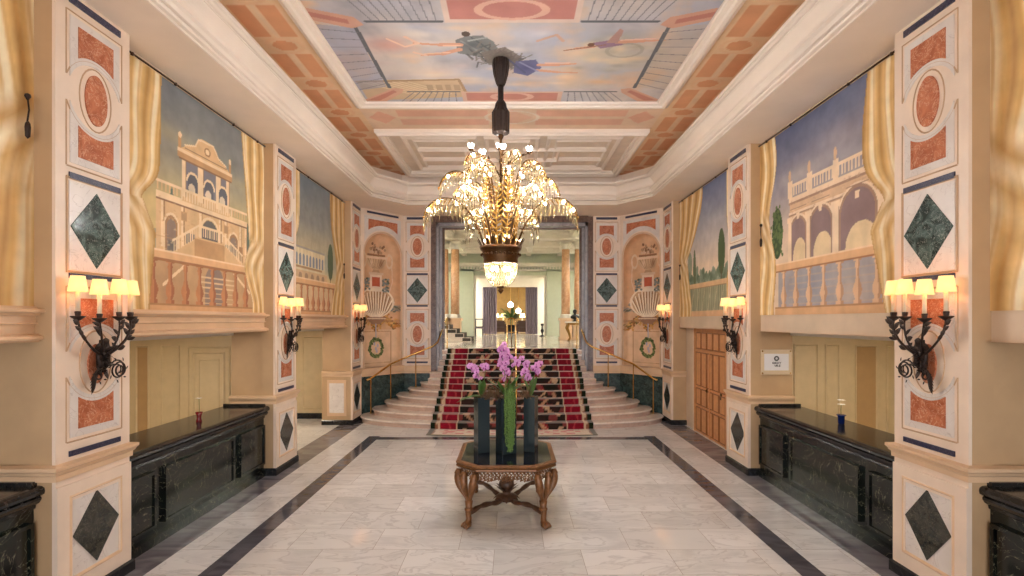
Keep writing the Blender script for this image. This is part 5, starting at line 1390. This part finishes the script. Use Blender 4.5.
# drapes
def drape(x0,x1,lab):
    nu,nv=60,4; n=60; m=MB(); vs=[]
    for z in (Z1+.03,3.2,4.6):
        for i in range(n+1):
            t=i/n; vs.append((x0+(x1-x0)*t,30.85+.06*math.sin(t*2*PI*6+z*.3),z))
        for i in range(n+1):
            t=i/n; vs.append((x0+(x1-x0)*t,30.88+.06*math.sin(t*2*PI*6+z*.3),z))
    k=2*(n+1)
    fs=[]
    for j in range(2):
        for i in range(n): a=j*k+i; fs.append((a,a+1,a+1+k,a+k)); b=a+n+1; fs.append((b+1,b,b+k,b+1+k))
    m.add(vs,fs,0,True); o=m.obj('drape',M['drape']); tag(o,lab,'curtain','mauve doorway drapes')
drape(-1.78,-.92,'mauve drape on the left of the far doorway'); drape(.82,1.55,'mauve drape on the right of the far doorway')
# columns on pedestals
def column(x,y,lab,r0=.19):
    r=empty('column',(x,y,Z1)); tag(r,lab,'column','peach marble columns')
    MB().box(-.3,.3,-.3,.3,0,.12).box(-.26,.26,-.26,.26,.12,.86).box(-.31,.31,-.31,.31,.86,.96).obj('pedestal',M['ledge'],r)
    MB().lathe([(r0*1.35,.96),(r0*1.4,1.0),(r0*1.2,1.06),(r0*1.3,1.1),(r0*1.05,1.14)],(0,0,0),24).obj('column_base',M['ivory'],r)
    MB().lathe([(r0,1.14),(r0*1.02,2),(r0*.9,4.0)],(0,0,0),24).obj('column_shaft',M['pinkcol'],r)
    m=MB().lathe([(r0*.9,4.0),(r0*1.05,4.02),(r0*.95,4.06),(r0*1.1,4.2),(r0*1.5,4.3)],(0,0,0),20).box(-.32,.32,-.32,.32,4.3,4.36)
    for k in range(10):
        a=k*PI/5; m.leaf((r0*.9*math.cos(a),r0*.9*math.sin(a),4.05),(math.cos(a)*.4,math.sin(a)*.4,1),(math.cos(a),math.sin(a),0),.2,.1,0,-.4)
    m.obj('capital',M['ivory'],r)
column(-2.52,22.6,'peach marble column above the small side steps in the far hall'); column(2.38,22.6,'peach marble column above the gilt console in the far hall')
column(-3.0,22.6,'peach marble column at the left edge of the portal view'); column(2.95,22.6,'peach marble column at the right edge of the portal view')
mb=MB(); 
for s in (-1,1): a,b=sorted((s*2.1,s*3.4)); mb.box(a,b,22.3,22.9,6.1,6.35); mb.box(a,b,22.35,22.85,6.1-.0,6.12)
struct(mb.obj('trim_32',M['ivory']))
# side steps at left
r=empty('side_steps',(-3.0,21.5,Z1)); tag(r,'short side flight of steps with dark carpet in the far hall','steps')
for k in range(5):
    MB().box(-.6,1.35-k*.30,-.9,.6,k*.17,(k+1)*.17).obj('step',M['step'],r)
    MB().box(max(-.5,1.05-k*.30) if k<4 else -.55,1.36-k*.30,-.7,.4,(k+1)*.17,(k+1)*.17+.012).box(1.35-k*.30,1.362-k*.30,-.7,.4,k*.17+.012,(k+1)*.17+.012).box(1.0-k*.30,1.33-k*.30,-.915,-.9,k*.17+.02,(k+1)*.17-.02).obj('step_carpet',M['darkcarpet'],r)
# gilt console with bust
r=empty('console_table',(2.85,21.3,Z1)); tag(r,'gilt console table with carved curved legs at the right of the far hall','console table')
MB().box(-.62,.62,-.25,.25,.76,.82).obj('console_top',M['ivory'],r)
m=MB().box(-.55,.55,-.2,.2,.68,.76)
for k in range(9): m.leaf((-.48+k*.12,-.21,.70),(0,-.2,-1),(1,0,0),.13,.10)
m.obj('carved_apron',M['goldleaf'],r)
for sx in (-1,1):
    for sy in (-1,1): MB().tube([(sx*.5,sy*.18,.7),(sx*.56,sy*.2,.55),(sx*.46,sy*.18,.3),(sx*.42,sy*.16,.12),(sx*.5,sy*.2,.0)],[.06,.055,.035,.025,.035],8).obj('leg',M['goldleaf'],r)
r=empty('bust',(2.62,21.25,Z1+.82)); tag(r,'dark bronze bust standing on the gilt console','bust')
MB().lathe([(.10,0),(.11,.02),(.05,.05),(.05,.09)],(0,0,0),14).obj('socle',M['darkiron'],r)
MB().lathe([(.05,.09),(.17,.13),(.19,.2),(.12,.26),(.055,.29),(.05,.33),(.075,.37),(.085,.42),(.07,.48),(.02,.51)],(0,0,0),16,0,True,1,.7).ball((0,-.07,.40),.02).obj('bust_figure',M['darkiron'],r)
# two small dark chairs/stands beside the doorway
def chair(x,lab):
    r=empty('side_chair',(x,27.3,Z1)); tag(r,lab,'chair','dark side chairs')
    MB().box(-.22,.22,-.2,.2,.42,.48).obj('seat',M['drape'],r)
    for a in (-.19,.19):
        for b in (-.17,.17): MB().box(a-.02,a+.02,b-.02,b+.02,0,.42).obj('leg',M['darkiron'],r)
    MB().frame_xz(-.22,.22,.48,.95,.05,.15,.2).obj('backrest',M['darkiron'],r)
chair(-1.76,'small dark chair left of the far doorway'); 
r=empty('floor_post',(1.62,27.3,Z1)); tag(r,'small dark turned stand right of the far doorway','stand')
MB().lathe([(.16,0),(.14,.04),(.04,.08),(.05,.2),(.10,.3),(.05,.42),(.04,.55),(.09,.62),(.09,.68),(.02,.7)],(0,0,0),14).obj('post_body',M['darkiron'],r)
# room behind
r=empty('palm_plant',(-.05,34.5,Z1)); tag(r,'big green potted palm seen through the far doorway','plant')
MB().lathe([(.22,0),(.3,.5),(.32,.55),(.0,.52)],(0,0,0),16).obj('pot',M['darkiron'],r)
m=MB(); rs=random.Random(2)
for k in range(46):
    a=rs.uniform(0,2*PI); e=rs.uniform(.3,1.3); m.leaf((0,0,.9),(math.cos(a),math.sin(a)*.6,e),(0,0,1),rs.uniform(.8,1.35),.14,0,.35)
m.tube([(0,0,.5),(0,0,1.0)],.08,8); m.obj('fronds',M['leafg'],r)
def tlamp(x,y,lab,z=.75):
    r=empty('table_lamp',(x,y,Z1+z)); tag(r,lab,'lamp','table lamps in the far lounge')
    MB().lathe([(.08,0),(.08,.02),(.03,.05),(.06,.15),(.03,.28),(.012,.34)],(0,0,0),12).obj('lamp_base',M['ivory'],r)
    MB().lathe([(.2,.32),(.14,.58)],(0,0,0),16).obj('lamp_shade',M['shade2'],r)
M['shade2']=emis('lounge lampshade',(255,226,160),2.2)
def sidet(x,y,lab):
    r=empty('side_table',(x,y,Z1)); tag(r,lab,'side table','dark side tables'); MB().box(-.4,.4,-.3,.3,.70,.75).obj('table_top',M['darkwood'],r)
    for a in (-.36,.36):
        for b in (-.26,.26): MB().box(a-.025,a+.025,b-.025,b+.025,0,.70).obj('leg',M['darkwood'],r)
sidet(-.85,35.5,'dark side table at the left in the lounge beyond the far doorway'); sidet(.72,35.5,'dark side table at the right in the lounge beyond the far doorway')
tlamp(-1.08,35.5,'left lit table lamp of the left pair in the lounge'); tlamp(-.60,35.5,'right lit table lamp of the left pair in the lounge'); tlamp(.72,35.5,'lit table lamp on the right side in the lounge')
def sofa(x,lab):
    r=empty('sofa',(x,33.4,Z1)); tag(r,lab,'sofa','dark sofas'); MB().box(-.45,.45,-.35,.35,.1,.42).obj('seat',M['darkwood'],r); MB().box(-.45,.45,.2,.4,.42,.85).obj('backrest',M['darkwood'],r)
    for a in (-1,1): p,q=sorted((a*.45,a*.58)); MB().box(p,q,-.35,.4,.1,.62).obj('armrest',M['darkwood'],r)
    for a in (-.5,.5): MB().box(a-.04,a+.04,-.3,-.22,0,.1).box(a-.04,a+.04,.28,.36,0,.1).obj('leg',M['darkiron'],r)
sofa(-.95,'dark low sofa at the left in the far lounge'); sofa(.85,'dark low sofa at the right in the far lounge')
def pendant(x,y,z,w,lab):
    r=empty('pendant_lantern',(x,y,z)); tag(r,lab,'pendant lamp','pendant lanterns')
    MB().tube([(0,0,w*2),(0,0,5.2-z)],.015,6).obj('chain',M['gold'],r)
    MB().lathe([(w*.5,0),(w,.08*w/.2),(w*.95,w*1.4),(w*.4,w*1.9),(.02,w*2.05)],(0,0,0),14).obj('lantern_shade',M['shade3'],r)
M['shade3']=emis('milk glass lantern',(240,240,225),1.6)
pendant(-.10,33.8,3.45,.19,'white pendant lantern above the palm in the far lounge'); pendant(.42,33.2,3.05,.17,'lower white pendant lantern right of the palm in the far lounge')
# fill lights added out of view to brighten the far hall and lounge
def add_light(x,y,z,w,st,lab,m=None,grp='added hall fill lights'):
    r=empty('added_light',(x,y,z)); tag(r,lab,'added fill light',grp)
    MB().box(-w,w,-w,w,-.03,0).obj('fill_frame',M['ivory'],r)
    MB().box(-w+.04,w-.04,-w+.04,w-.04,-.045,-.028).obj('fill_glow',st,r)
M['hl']=emis('hall ceiling diffuser',(250,248,244),30)
for (x,sd) in ((-4.35,'left'),(4.35,'right')):
    for (y,w) in ((17.6,'first'),(20.6,'second'),(23.4,'third'),(26.0,'last')):
        add_light(x,y,6.35,.42,M['hl'],'added unseen fill light in the %s %s outer coffer of the far hall'%(w,sd))
    add_light(x*.85,29.6,5.2,.4,M['hl'],'added unseen fill light behind the %s green wall pier'%sd)
    add_light(x*.8,36.2,5.2,.4,M['hl'],'added unseen fill light at the %s of the far lounge'%sd)
# aisle fill glow panels, unseen, added to brighten the side aisles
M['strip']=emis('aisle fill glow',(255,240,214),9)
for s,sd in ((-1,'left'),(1,'right')):
    for (y,w) in ((7.0,'reception'),):
        add_light(s*5.7,y,2.44,.3,M['strip'],'added unseen fill light above the %s %s counter'%(sd,w),grp='added aisle fill lights')
add_light(-5.7,11.3,2.44,.3,M['strip'],'added unseen fill light in the left side passage',grp='added aisle fill lights')

w=bpy.data.worlds.new('ambient fill'); sc.world=w; w.use_nodes=True  # uniform ambient fill, added to soften contrast through the open near end
bg=w.node_tree.nodes['Background']; bg.inputs[0].default_value=(.94,1,1.08,1); bg.inputs[1].default_value=WORLD

cam=bpy.data.cameras.new('camera'); co=bpy.data.objects.new('camera',cam); COL.objects.link(co)
cam.sensor_width=36; cam.lens=36*510/1024; cam.shift_x=0; cam.shift_y=32/1024; cam.clip_start=.05; cam.clip_end=200
co.location=(0,0,H); co.rotation_euler=(PI/2,0,0); sc.camera=co
sc.view_settings.view_transform='Standard'; sc.view_settings.look='None'; sc.view_settings.exposure=EXPO; sc.view_settings.gamma=1
sc.view_settings.use_curve_mapping=False
try:
    cy=sc.cycles; cy.max_bounces=10; cy.diffuse_bounces=5; cy.glossy_bounces=4; cy.transmission_bounces=6; cy.transparent_max_bounces=16
    cy.sample_clamp_indirect=6; cy.sample_clamp_direct=0; cy.caustics_reflective=False; cy.caustics_refractive=False; cy.use_light_tree=True
    cy.use_denoising=True; cy.denoiser='OPENIMAGEDENOISE'
except Exception as e: print(e)
